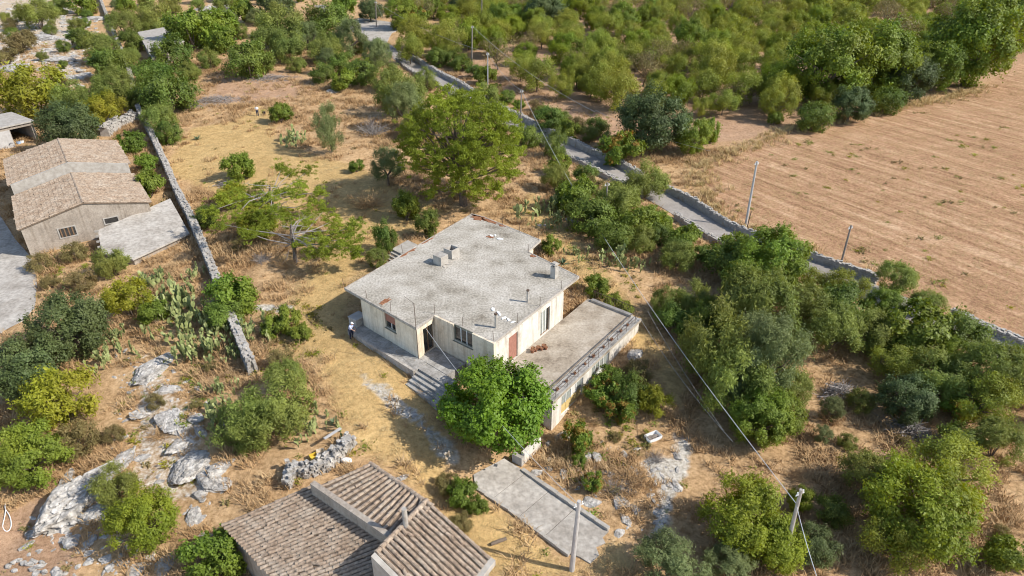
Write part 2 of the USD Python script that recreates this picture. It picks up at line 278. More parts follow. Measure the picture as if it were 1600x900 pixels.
def vary(name, a, b, c):
    arr = np.stack([a, b, c], -1).reshape(-1, 3).astype(np.float32); assert len(arr) == npts, (len(arr), npts)
    UsdGeom.PrimvarsAPI(gm).CreatePrimvar(name, Sdf.ValueTypeNames.Color3fArray, 'vertex').Set(Vt.Vec3fArray.FromNumpy(arr))
vary('zone_a', m_lawn, m_pale, m_field); vary('zone_b', m_soil, m_karst, flat)
fd_ = gat(1370, 445) - gat(1165, 353); FIELD_ANG = math.atan2(fd_[1], fd_[0])
nd = {'g': ('geometry', {}), 'za': ('attribute', {'attribute': 'zone_a'}), 'zb': ('attribute', {'attribute': 'zone_b'}),
  'sa': ('separate_color', {}), 'sb': ('separate_color', {}),
  'n1': ('noise_texture', {'scale': .35, 'detail': 8, 'roughness': .68}), 'n2': ('noise_texture', {'scale': 3.2, 'detail': 6, 'roughness': .7}), 'n3': ('noise_texture', {'scale': 16., 'detail': 4, 'roughness': .7}),
  'tall': ('rgb_ramp', {'ramp': [(.28, (.20,.13,.06)), (.40, (.34,.215,.11)), (.5, (.47,.305,.16)), (.6, (.56,.38,.215)), (.74, (.62,.465,.30))]}),
  'lawn': ('rgb_ramp', {'ramp': [(.25, (.36,.23,.10)), (.42, (.53,.355,.155)), (.58, (.61,.42,.19)), (.75, (.66,.50,.27))]}),
  'fld': ('rgb_ramp', {'ramp': [(.38, (.21,.115,.062)), (.45, (.35,.20,.115)), (.53, (.46,.28,.165)), (.61, (.58,.395,.255))]}),
  'soil': ('rgb_ramp', {'ramp': [(.25, (.24,.15,.085)), (.5, (.42,.265,.165)), (.75, (.52,.36,.24))]}),
  'rock': ('rgb_ramp', {'ramp': [(.25, (.22,.18,.13)), (.42, (.43,.385,.32)), (.6, (.59,.55,.49)), (.8, (.66,.63,.58))]}),
  'fine': ('rgb_ramp', {'ramp': [(.25, (.60,.58,.55)), (.5, (.98,.97,.95)), (.75, (1.18,1.18,1.16))]}),
  'fine2': ('rgb_ramp', {'ramp': [(.3, (.70,.69,.66)), (.5, (1,1,1)), (.7, (1.14,1.14,1.12))]}),
  'p': ('principled_bsdf', {'roughness': .95, 'specular_ior_level': .1}), 'bp': ('bump', {'strength': .8, 'distance': .09}),
  'mpr': ('mapping', {'rotation': (0, 0, -FIELD_ANG)}), 'mpf': ('mapping', {'scale': (.05, 1.1, 1)}), 'nf': ('noise_texture', {'scale': 1.0, 'detail': 4, 'roughness': .75}), 'nfc': ('mix_float', {'fac': .48}),
  'fa': ('math', {'math_type': 'multiply_add', 'value2': .5, 'value3': .0}), 'fb': ('math', {'math_type': 'multiply_add', 'value2': .5})}
lk = [('za.color', 'sa.color'), ('zb.color', 'sb.color'), ('g.position', 'n1.vector'), ('g.position', 'n2.vector'), ('g.position', 'n3.vector'), ('n1.fac', 'fa.value1'), ('n2.fac', 'fb.value1'), ('fa.value', 'fb.value3'),
  ('g.position', 'mpr.vector'), ('mpr.vector', 'mpf.vector'), ('mpf.vector', 'nf.vector'), ('nf.fac', 'nfc.a'), ('fb.value', 'nfc.b'), ('nfc.result', 'fld.fac'),
  ('fb.value', 'tall.fac'), ('fb.value', 'lawn.fac'), ('fb.value', 'soil.fac'), ('n2.fac', 'rock.fac'), ('n3.fac', 'fine.fac'), ('n2.fac', 'fine2.fac'), ('n3.fac', 'bp.height'), ('bp.normal', 'p.normal')]
col = 'tall.color'
for k, (src, ramp, nz, sharp) in enumerate([('sb.r', 'soil', 'n2', 2.2), ('sa.r', 'lawn', 'n1', 2.2), ('sa.b', 'fld', 'n2', 4), ('sb.g', 'rock', 'n2', 3.2), ('sa.g', 'rock', 'n1', 5)]):
    nd[f'o{k}'] = ('math', {'math_type': 'add'}); nd[f's{k}'] = ('map_range', {'from_min': 1.0 - .5 / sharp + {'sb.g': .49, 'sa.g': .0}.get(src, 0), 'from_max': 1.0 + .5 / sharp + {'sb.g': .49, 'sa.g': .0}.get(src, 0), 'clamp': True}); nd[f'm{k}'] = ('mix', {})
    lk += [(src, f'o{k}.value1'), (f'{nz}.fac', f'o{k}.value2'), (f'o{k}.value', f's{k}.value'), (f's{k}.result', f'm{k}.fac'), (col, f'm{k}.color1'), (f'{ramp}.color', f'm{k}.color2')]; col = f'm{k}.color'
nd['mf'] = ('mix', {'mix_type': 'multiply', 'fac': 1.0}); nd['mg'] = ('mix', {'mix_type': 'multiply', 'fac': 1.0})
lk += [(col, 'mf.color1'), ('fine.color', 'mf.color2'), ('mf.color', 'mg.color1'), ('fine2.color', 'mg.color2'), ('mg.color', 'p.base_color')]
usdkit.material(stage, '/World/Looks/ground_look', nd, lk, surface='p.BSDF')
UsdShade.MaterialBindingAPI.Apply(gm.GetPrim()).Bind(UsdShade.Material.Get(stage, '/World/Looks/ground_look'))

def drape(name, poly, dz, mat, step=.6, **kw):
    x0, y0, x1, y1 = poly.bounds; q = poly.buffer(-.05)
    X, Y = np.meshgrid(np.arange(x0, x1, step), np.arange(y0, y1, step)); X, Y = X.ravel(), Y.ravel()
    k = shapely.contains_xy(q, X, Y); pts = np.stack([X[k], Y[k]], 1)
    b = np.array([poly.exterior.interpolate(s).coords[0] for s in np.arange(0, poly.exterior.length, step)]); nb = len(b)
    b0 = b + np.random.default_rng(1).normal(0, .05, b.shape)
    pts = np.vstack([b0, pts]); tri = Delaunay(pts).simplices; c = pts[tri].mean(1); tri = tri[shapely.contains_xy(poly.buffer(.05), c[:, 0], c[:, 1])]
    a, b2, c2 = (pts[tri[:, k]] for k in range(3)); s = np.cross(b2 - a, c2 - a) < 0; tri[s] = tri[s][:, ::-1]
    z = Z(pts[:, 0], pts[:, 1]) + dz; v = np.column_stack([pts, z]); m = MB().add(v, tri)
    e = np.vstack([v[:nb], v[:nb] - [0, 0, .25]]); fs = []
    for i in range(nb): j = (i + 1) % nb; fs += [[i, i + nb, j], [j, i + nb, j + nb]]
    m.add(e, fs); return m.build(name, mat, **kw)
drape('road', road_poly, .03, 'asphalt', .9, label='narrow grey country road running diagonally between drystone walls', cat='road', kind='structure')
drape('road_apron', junction_poly, .036, 'paving', .9, label='pale paved apron beside the upper end of the road', cat='paving', kind='structure')
drape('courtyard', court_poly, .04, 'paving', .7, label='pale concrete courtyard below the left farmhouse', cat='paving', kind='structure')

# driveway in slabs with kerbs
dw = thing('driveway', 'sloping pale concrete driveway with a broken lower end', 'driveway', gat(840, 790), kind='structure')
dpl = Polygon([tuple(gat(*p)[:2]) for p in drive_px]).buffer(0)
A0, A1 = gat(765, 735)[:2], gat(915, 850)[:2]; ax = (A1 - A0) / np.linalg.norm(A1 - A0); L = np.linalg.norm(A1 - A0); nrm = np.array([-ax[1], ax[0]])
cuts = [-3, L * .22, L * .48, L * .74, L + 4]
for k in range(4):
    a, b = A0 + ax * (cuts[k] + .02), A0 + ax * (cuts[k + 1] - .02)
    q = Polygon([a - nrm * 9, b - nrm * 9, b + nrm * 9, a + nrm * 9]).intersection(dpl)
    if q.is_empty: continue
    m = MB(); m.prism(q, -.25, .0); v = m.v[0]; v[:, 2] += Z(v[:, 0], v[:, 1]) + .05 + .012 * (k % 2); m.build('concrete_slab', 'paving', dw)
def kerb(pts, w, h, mat, parent, name='kerb', seg=1.0):
    c = LineString([tuple(gat(*p)[:2]) for p in pts]); n = max(2, int(c.length / seg)); r = np.random.default_rng(len(pts))
    m = MB(); s = np.linspace(0, c.length, n + 1)
    for a, b in zip(s[:-1], s[1:]):
        p, q = np.array(c.interpolate(a + .01).coords[0]), np.array(c.interpolate(b - .01).coords[0]); d = (q - p) / np.linalg.norm(q - p); nn = np.array([-d[1], d[0]]); z = min(Z1(*p), Z1(*q))
        hh = h + r.uniform(-.03, .03); m.obox(p - nn * w / 2, q - nn * w / 2, nn, w, z - .3, z + hh)
    return m.build(name, mat, parent)
kerb([(816,735),(880,781),(951,829)], .28, .28, 'mortar', dw); kerb([(741,760),(800,801),(889,868)], .22, .2, 'mortar', dw)

# ------------------------------------------------------------------ the villa
ZR, ZE, ZP = 3.45, 3.22, .45          # roof top, eave underside, porch and floor level
def u2(v): v = np.asarray(v, float); return v / np.linalg.norm(v)
roof_px = [(538,450),(650,512.5),(680,492),(772.5,535),(905,432),(825,393),(845,375),(757,339),(737,334)]
R = [at(*p, ZR)[:2] for p in roof_px]
e1, e2 = u2(R[3] - R[2]), u2(R[4] - R[3])            # along the front (to the right), and back along the right side
w_px = [(563,465.5),(651,515),(678,497.5),(771.5,541.5)]
Wl = [at(*p, ZE)[:2] for p in w_px]
Wl.append(at(881, 456, ZE)[:2]); Wl.append(R[5] - e1 * .3 - e2 * .6); Wl.append(R[6] - e2 * .9 - e1 * .3); Wl.append(R[8] - e2 * 1.2 + e1 * .5)
hull = Polygon(Wl); ctr = np.array(hull.centroid.coords[0])
vil = thing('villa', 'single storey flat roofed cream villa with a wide overhanging concrete roof', 'house', (*ctr, 0))
def wallhit(p, q, x, y):
    d = u2(q - p); n = np.array([d[1], -d[0]]); r = ray(x, y); k = ((p - EYE[:2]) @ n) / (r[:2] @ n); h = EYE + r * k
    return float((h[:2] - p) @ d), float(h[2])
def wall(p, q, z0, z1, ops, inward, mat, parent, t=.28, s0=0.0, name='wall'):
    d = u2(q - p); Lw = np.linalg.norm(q - p); m = MB()
    sb = sorted({s0, Lw, *[o[0] for o in ops], *[o[1] for o in ops]}); zb = sorted({z0, z1, *[o[2] for o in ops], *[o[3] for o in ops]})
    for a, b in zip(sb[:-1], sb[1:]):
        col = []
        for c, e in zip(zb[:-1], zb[1:]):
            if any(o[0] <= (a + b) / 2 <= o[1] and o[2] <= (c + e) / 2 <= o[3] for o in ops): continue
            if col and abs(col[-1][1] - c) < 1e-6: col[-1][1] = e
            else: col.append([c, e])
        for c, e in col: m.obox(p + d * a, p + d * b, inward, t, c, e)
    return m.build(name, mat, parent)
def opening(p, q, pts):
    h = [wallhit(p, q, *c) for c in pts]; return [min(a[0] for a in h), max(a[0] for a in h), min(a[1] for a in h), max(a[1] for a in h)]
def pane_sheet(a, b, inward, z0, z1, parent):
    v = [(*a, z0), (*b, z0), (*b, z1), (*a, z1)]; n = np.cross(np.subtract(v[1], v[0]), np.subtract(v[3], v[0]))
    return MB().add(v, [[0, 1, 2], [0, 2, 3]] if n[:2] @ inward < 0 else [[0, 2, 1], [0, 3, 2]]).build('pane', 'window_glass', parent)
def window(p, q, o, inward, parent, panes=2, frame='olive_frame', shutter=None, mull='white_paint', sill=True, name='window', curtain=0, panel=0.0, dark=()):
    """frame, mullions, panes, sill and a shutter, set back in the opening o"""
    d = u2(q - p); s0, s1, z0, z1 = o; back = p + inward * .13; m = MB(); fw = .07
    m.obox(back + d * s0, back + d * (s0 + fw), inward, .06, z0, z1); m.obox(back + d * (s1 - fw), back + d * s1, inward, .06, z0, z1)
    m.obox(back + d * (s0 + fw), back + d * (s1 - fw), inward, .06, z1 - fw, z1); m.obox(back + d * (s0 + fw), back + d * (s1 - fw), inward, .06, z0, z0 + fw)
    w = m.build(name, frame, parent)
    zt = z1 - fw
    if shutter:
        zt = z0 + (z1 - z0) * (1 - shutter[0]); m = MB(); k = max(3, int((z1 - zt) / .11))
        for i in range(k): a = zt + (z1 - fw - zt) * i / k; m.obox(back - inward * .05 + d * (s0 + fw * .6), back - inward * .05 + d * (s1 - fw * .6), inward, .035, a + .006, a + (z1 - fw - zt) / k)
        m.build('shutter', shutter[1], w)
    zb = z0 + fw
    if panel:
        zb = z0 + panel * (z1 - z0)
        for i in range(panes):
            a, b = s0 + fw + (s1 - s0 - 2 * fw) * i / panes, s0 + fw + (s1 - s0 - 2 * fw) * (i + 1) / panes
            MB().obox(back + inward * .015 + d * (a + .02), back + inward * .015 + d * (b - .02), inward, .04, z0 + fw, zb).build('door_panel', 'yellow_panel', w)
    if zt - zb > .12:
        for i in range(panes):
            a, b = s0 + fw + (s1 - s0 - 2 * fw) * i / panes, s0 + fw + (s1 - s0 - 2 * fw) * (i + 1) / panes
            if i: MB().obox(back - inward * .004 + d * (a - .035), back - inward * .004 + d * (a + .035), inward, .05, zb, zt).build('mullion', mull, w)
            if i not in dark: pane_sheet(back + inward * .025 + d * (a + .01), back + inward * .025 + d * (b - .01), inward, zb, zt, w)
        if curtain: MB().obox(back + inward * .05 + d * (s0 + .02), back + inward * .05 + d * (s0 + (s1 - s0) * curtain), inward, .02, z0, z1).build('curtain', 'curtain', w)
    if sill: MB().obox(p - inward * .07 + d * (s0 - .08), p - inward * .07 + d * (s1 + .08), inward, .19, z0 - .07, z0 - .002).build('sill', 'white_plaster' if frame != 'olive_frame' else 'olive_frame', w)
    return w
def inw(p, q): d = u2(q - p); return np.array([-d[1], d[0]])
W0, W1, W2, W3, W4, W5, W6, W7 = Wl
o_a = opening(W0, W1, [(600,487),(616.5,495.5),(616.5,514)]); o_a[2] = o_a[3] - 1.55
o_b = opening(W2, W3, [(708,507.5),(737.5,522),(737.5,541)]); o_b[2] = o_b[3] - 1.45
o_d = opening(W1, W2, [(660.5,512),(676.5,499)]); o_d[2], o_d[3] = ZP + .02, ZE - .35
o_s = opening(W3, W4, [(795,524),(809,513)]); o_s[2], o_s[3] = ZP + .02, ZE - .32
o_f = opening(W3, W4, [(845,481),(860,470)]); o_f[2], o_f[3] = ZP + .02, ZE - .32
wall(W0, W1, -3.0, ZE, [o_a], inw(W0, W1), 'cream_plaster', vil); wall(W1, W2, -3.0, ZE, [o_d], inw(W1, W2), 'cream_plaster', vil, s0=.28)
wall(W2, W3, -3.0, ZE, [o_b], inw(W2, W3), 'cream_plaster', vil); wall(W3, W4, -3.0, ZE, [o_s, o_f], inw(W3, W4), 'white_plaster', vil, s0=.28)
for a, b in ((W4, W5), (W5, W6), (W6, W7), (W7, W0)): wall(a, b, -3.0, ZE, [], inw(a, b), 'cream_plaster', vil, s0=.29)
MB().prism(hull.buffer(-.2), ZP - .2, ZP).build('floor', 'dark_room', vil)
window(W0, W1, o_a, inw(W0, W1), vil, 2, shutter=(.58, 'red_shutter')); window(W2, W3, o_b, inw(W2, W3), vil, 3)
dd = window(W1, W2, o_d, inw(W1, W2), vil, 2, 'brown_wood', sill=False, name='front_door', mull='brown_wood'); 
window(W3, W4, o_s, inw(W3, W4), vil, 1, 'brown_wood', shutter=(.97, 'red_shutter'), sill=False, name='shuttered_door'); window(W3, W4, o_f, inw(W3, W4), vil, 3, 'brown_wood', sill=False, name='glazed_door', curtain=.8)
roofpoly = Polygon(R)
rf = MB().prism(roofpoly, ZE, ZR).build('roof', 'roof_concrete', vil)
def strip(pts, w, z0, z1, name, mat, parent):
    ring = Polygon(pts); return MB().prism(ring.buffer(.012, join_style=2).difference(ring.buffer(-w, join_style=2)), z0, z1).build(name, mat, parent)
strip(R, .10, ZR - .16, ZR + .03, 'eave_rim', 'eave_edge', rf)
rp = [(598,408,397),(535,449,434),(571.7,468,453),(609,487,472),(678,491,474),(723,511,497),(771.7,533.5,519),(809.5,506,490),(845,479,466),(878.5,453,438),(902,431.5,417),(865,412,395),(827,394,379),(843,375,359),(813,362,346),(786,351,335),(628,395,380),(678,368,352)]
for x, y, _ in rp:
    c = at(x, y, ZR); lean = np.random.default_rng(int(x)).normal(0, .03, 2)
    b = np.array([*(c[:2] + (ctr - c[:2]) * .012), ZR - .02]); MB().tube([b, b + [lean[0], lean[1], .92]], [.022, .018], 5).build('roof_post', 'rust_iron', rf)
# roof furniture
def cyl(c, r, h, sides=12, z0=0.0): return trimesh.creation.cylinder(r, h, sections=sides).apply_translation([c[0], c[1], c[2] + z0 + h / 2])
for x, y, h, r in ((775,512,1.3,.11),(824.5,472,1.15,.10)):
    c = at(x, y, ZR); ch = MB().tm(cyl(c, r, h, 14, -.01)).build('vent_pipe', 'mortar', rf); MB().tm(cyl(c, r * 1.25, .12, 14, h - .08)).build('pipe_cap', 'rust_iron', ch)
c = at(866, 433, ZR); th = math.atan2(e1[1], e1[0])
ch = MB().box(c + [0, 0, .55], (.52, .52, 1.12), th).build('chimney', 'mortar', rf)
hd = MB()
for k in range(4): hd.box(c + [.2 * math.cos(th + math.pi / 4 + k * math.pi / 2), .2 * math.sin(th + math.pi / 4 + k * math.pi / 2), 1.2], (.1, .1, .2), th)
hd.box(c + [0, 0, 1.33], (.6, .6, .07), th); hd.box(c + [0, 0, 1.41], (.4, .4, .09), th); hd.build('chimney_head', 'paving', ch)
c = at(689, 411, ZR); bx = trimesh.creation.box([1.0, 1.0, .9]); 
MB().box(c + [0, 0, .43], (1.0, .95, .9), th).build('vent_box', 'mortar', rf)
c = at(706, 400, ZR); m = MB(); w, t, hh = 1.05, .1, .88
for k in range(4):
    a = th + k * math.pi / 2; m.box(c + [(w / 2 - t / 2) * math.cos(a), (w / 2 - t / 2) * math.sin(a), hh / 2 - .01], (t, w - (2 * t + .004 if k % 2 else 0), hh), a)
m.build('vent_box', 'mortar', rf)
rng = np.random.default_rng(5)
def blob(cx, cy, r, n, rough, seed, squash=1.0, ang=0.0):
    g = np.linspace(0, 2 * np.pi, n, endpoint=False); rr = r * (1 + rough * (np.random.default_rng(seed).random(n) - .5) * 2)
    x, y = rr * np.cos(g), rr * np.sin(g) * squash; return Polygon(np.stack([cx + x * math.cos(ang) - y * math.sin(ang), cy + x * math.sin(ang) + y * math.cos(ang)], 1)).buffer(0)
for k, (x, y, r, s) in enumerate([(748,341,1.0,.5),(765,345,1.1,.4),(786,352,.5,.6),(806,358,.3,.6),(744,336,.5,.6),(668,374,1.0,.3),(636,393,1.1,.35),(832,400,.3,.6),(600,472,.6,.4),(766,370,.35,.7)]):
    c = at(x, y, ZR); q = blob(c[0], c[1], r, 22, .45, k, s, math.atan2(e1[1], e1[0]) if x > 735 else math.atan2(e2[1], e2[0])).intersection(roofpoly.buffer(-.14))
    if not q.is_empty: MB().prism(q, ZR - .01, ZR + .035).build('moss_patch', 'moss_rust', rf)
def chips(name, pts, mat, lab, cat, group=None, size=.28, z=ZR):
    for k, (x, y) in enumerate(pts):
        c = at(x, y, z); r = np.random.default_rng(k + int(x)); q = MB(); q.prism(blob(0, 0, size * r.uniform(.6, 1.1), 6, .3, k, .5, r.uniform(0, 3)), 0, .05)
        q.v[0] += c + [0, 0, .004]; tag(q.build(name, mat), lab, cat, group)
chips('broken_slab', [(768,369),(774,368),(779,373),(783,374)], 'white_paint', 'white broken slab lying near the back corner of the villa roof', 'rubble', 'white slabs near the back of the roof')
chips('broken_slab', [(770,484),(779,489),(781,492),(788,497),(795,500),(801,504)], 'white_paint', 'white broken slab lying near the vent pipe at the front right roof corner', 'rubble', 'white slabs by the front vent pipe')
chips('broken_slab', [(694,417),(700,413),(703,409),(711,405)], 'paving', 'pale broken slab at the foot of the two roof vent boxes', 'rubble', 'slabs beside the vent boxes')
# antenna
ab = np.array([*(W1 - inw(W0, W1) * .1 - inw(W1, W2) * .05), ZP]); top = px(ab)
an = thing('antenna_mast', 'thin antenna mast with one side arm at the front corner of the villa', 'antenna', ab)
hm = height_to(ab, 474); MB().tube([ab, ab + [0, 0, hm]], .028, 6).build('mast', 'rust_iron', an)
MB().tube([ab + [0, 0, hm - .03], ab + [*(-e1 * 1.35 + e2 * .3), hm - .03]], .014, 5).build('arm', 'rust_iron', an)
# porch and front steps
fdir = u2(W1 - W0); out = -inw(W0, W1)
def gq(pts, z): return Polygon([tuple(at(*p, z)[:2]) for p in pts])
por = thing('porch', 'low stone paved porch along the shaded front wall with worn steps', 'porch', (*(W1 + out), 0))
pw = abs((at(620, 560, ZP)[:2] - W0) @ out); pw = max(1.2, pw)
P0 = W0 - fdir * .35 + out * .02; Lp = np.linalg.norm(W1 - P0) + 1.0
n = 5
for k in range(n):
    a, b = Lp * k / n + .015, Lp * (k + 1) / n - .015; MB().obox(P0 + fdir * a, P0 + fdir * b, out, pw, -.6, ZP - .012 * (k % 2)).build('paving_slab', 'porch_stone', por)
MB().obox(P0 + out * (pw + .005), P0 + out * (pw + .005) + fdir * Lp, out, .22, -.6, ZP + .03).build('porch_edge', 'paving', por)
rec = P0 + fdir * (Lp + .02)
wid = np.linalg.norm(W3 - W2) * .55
MB().obox(rec, rec + fdir * wid, out, pw - .3, -1.5, ZP - .03).build('landing', 'porch_stone', por)
MB().obox(W2 + fdir * .05 + out * .02, W2 + fdir * wid + out * .02, out, abs((W2 - rec) @ out) - .06, -1.5, ZP - .02).build('landing', 'porch_stone', por)
for k in range(4):
    MB().obox(rec + out * (pw - .3 + .36 * k + .004), rec + out * (pw - .3 + .36 * k + .004) + fdir * (wid + .1), out, .352, -1.8, ZP - .03 - .17 * (k + 1)).build('step', 'porch_stone', por)
# cistern beside the porch
cc = at(560, 507, 0.3)
tk = thing('concrete_cistern', 'pale grey concrete box standing at the left end of the porch', 'cistern', (cc[0], cc[1], 0))
cb = trimesh.creation.box([1.0, 1.1, 1.15]); MB().box((cc[0], cc[1], .5), (1.0, 1.15, 1.3), th).build('body', 'paving', tk); MB().box((cc[0], cc[1], 1.19), (1.08, 1.22, .08), th).build('lid', 'pole_concrete', tk)
# back steps
bs = thing('back_steps', 'small concrete landing with three steps behind the villa', 'steps', gat(632, 386))
zs = 1.15; q = gq([(612,389),(637,375),(652,382),(630,398)], zs); MB().prism(q, -.6, zs).build('landing', 'mortar', bs)
s0, s1 = at(612, 389, zs)[:2], at(630, 398, zs)[:2]; dn = u2(at(612, 389, zs)[:2] - at(637, 375, zs)[:2])
for k in range(4): MB().obox(s0 + dn * (.33 * k + .004), s1 + dn * (.33 * k + .004), dn, .326, -.6, zs - .2 * (k + 1)).build('step', 'mortar', bs)

# ------------------------------------------------------------------ the garage annexe with its roof terrace
ZT = ZP - .03
T2, T3, T1 = at(1002, 499, ZT)[:2], at(864, 628, ZT)[:2], at(890, 455, ZT)[:2]
ta = u2(T3 - T2); tb = u2(T1 - T2)
def cross_pt(p, d, q, e): A = np.array([d, -e]).T; s = np.linalg.solve(A, q - p); return p + d * s[0]
X0 = cross_pt(T3, tb, W3 - inw(W3, W4) * .03, u2(W4 - W3)); T1 = cross_pt(T2, tb, W3 - inw(W3, W4) * .03, u2(W4 - W3))
ann = thing('garage_annexe', 'white walled garage wing with a bare concrete roof terrace', 'garage', (*((T2 + T3) / 2), -2.5))
ZD = ZT - .24
deck = Polygon([X0, T3, T2, T1])
MB().prism(deck, ZD, ZT).build('terrace_deck', 'terrace_concrete', ann)
F0, F1 = T3 - tb * -.12 + (-ta) * .10, T2 + tb * .12 + ta * .10
o1 = opening(F0, F1, [(876.5,648),(909,617),(909,630)]); o2 = opening(F0, F1, [(923,602),(950,577),(950,580)])
zz = Z1(*F0); o1[2], o1[3] = zz + .35, zz + 2.35; o2[2], o2[3] = zz + 1.0, zz + 2.4
wall(F0, F1, -4.2, ZD, [o1, o2], inw(F0, F1), 'white_plaster', ann)
FX = X0 + (-ta) * .10; wall(FX, F0, -4.2, ZD, [], inw(FX, F0), 'white_plaster', ann, s0=.3); FB = T1 + ta * .1; wall(F1, FB, -4.2, ZD, [], inw(F1, FB), 'white_plaster', ann, s0=.3)
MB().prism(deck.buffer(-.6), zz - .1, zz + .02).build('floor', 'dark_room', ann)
window(F0, F1, o1, inw(F0, F1), ann, 4, 'white_paint', name='glazed_garage_door', panel=.45, curtain=.97, dark=(2,), sill=False); window(F0, F1, o2, inw(F0, F1), ann, 4, 'white_paint', curtain=1)
# planter strip and rail along the outer edge
eo = -inw(F0, F1)
pl_in = T3 - eo * .85; Lf = np.linalg.norm(T2 - T3)
pn = MB()
pn.obox(T3 - eo * .12, T2 - eo * .12, eo, .13, ZT + .003, ZT + .09); pn.obox(T3 - eo * .88, T2 - eo * .88, eo, .10, ZT + .003, ZT + .08); pn.obox(T3 - eo * .775, T2 - eo * .775, eo, .65, ZT + .003, ZT + .05)
pt = pn.build('edge_trough', 'porch_stone', ann)
for off, h in ((.07, .95), (.07, .55), (.84, .34)):
    MB().tube([(*(T3 - eo * off), ZT + h), (*(T2 - eo * off), ZT + h)], .022, 6).build('rail', 'rust_iron', pt)
for k in range(9):
    p = T3 - eo * .07 + (T2 - T3) * (k + .3) / 9; MB().tube([(*p, ZT + .1), (*p, ZT + .98)], .02, 5).build('rail_post', 'rust_iron', pt)
for k in range(5):
    p = T3 - eo * .84 + (T2 - T3) * (k + .4) / 5; MB().tube([(*p, ZT + .1), (*p, ZT + .36)], .018, 5).build('rail_post', 'rust_iron', pt)
# back balustrade with its ledge
lb = T1 + u2(T2 - T1) * .5; ledge = MB().obox(lb, T2 - u2(T2 - T1) * .9, -ta * -1, .34, ZT + .003, ZT + .22)
lg = ledge.build('ledge', 'mortar', ann)
bal = MB(); bd = u2(T2 - T1); bl = np.linalg.norm(T2 - lb) - .3; bo = -ta * .12
b0 = lb + bo
rl = MB().tube([(*b0, ZT + .92), (*(b0 + bd * bl), ZT + .92)], .022, 6).tube([(*b0, ZT + .12), (*(b0 + bd * bl), ZT + .12)], .018, 6).build('balustrade', 'rust_iron', ann)
for k in range(int(bl / .17)):
    p = b0 + bd * (k * .17 + .05); MB().tube([(*p, ZT - .1 if k % 8 == 0 else ZT + .1), (*p, ZT + .92)], .013, 4).build('baluster', 'rust_iron', rl)
ORDN = 'first second third fourth fifth sixth seventh eighth ninth tenth eleventh twelfth thirteenth'.split()
def pot(c, s, name, lab, group, mat='terracotta'):
    p = thing(name, lab, 'flower pot', c, group); prof = np.array([[0, .0], [.62, 0], [.9, .8], [1.05, .8], [1.05, 1], [.9, 1], [.85, .86], [0, .84]]) * [s * .5, s * .8]
    m = trimesh.creation.revolve(prof, sections=12); m.apply_translation(c); MB().tm(m).build('pot', mat, p, smooth=30)
    r = np.random.default_rng(int(abs(c[0] * 100))); m = MB()
    for k in range(9): a = r.uniform(0, 6.3); m.tube([np.array(c) + [0, 0, s * .6], np.array(c) + [math.cos(a) * s * r.uniform(.2, .7), math.sin(a) * s * r.uniform(.2, .7), s * r.uniform(.9, 1.3)]], [.012, .005], 3, False)
    m.build('dry_stem', 'dry_blade', p)
for k in range(9):
    p = T3 - eo * .45 + (T2 - T3) * (.08 + .10 * k + rng.uniform(-.015, .015)); pot((*p, ZT + .045), rng.uniform(.2, .28), 'flower_pot', f'terracotta pot with withered stems in the terrace edge trough, {ORDN[k]} from the fig tree end', 'pots in the terrace edge trough')
for k, (x, y) in enumerate([(832,551),(837,549),(841,546),(846,547),(850,544),(853,546),(833,548)]): pot((*at(x, y, ZT)[:2], ZT), rng.uniform(.3, .42), 'flower_pot', f'reddish clay pot in the terrace floor cluster, {ORDN[k]} from the shuttered door', 'pots clustered on the terrace')
# low retaining wall by the driveway, and the small slab in front of it
rw = thing('retaining_wall', 'low white retaining wall turning a corner at the top of the driveway', 'wall', gat(813, 725))
a, b, c = gat(800, 720)[:2], gat(815, 729)[:2], gat(845, 699)[:2]; zz = Z1(*b)
MB().obox(a, b, inw(a, b), .35, zz - .5, zz + .75).build('wall_section', 'mortar', rw); d = inw(b, c); MB().obox(b + u2(c - b) * .36, c, d, .3, zz - .5, zz + .95).build('wall_section', 'white_plaster', rw)

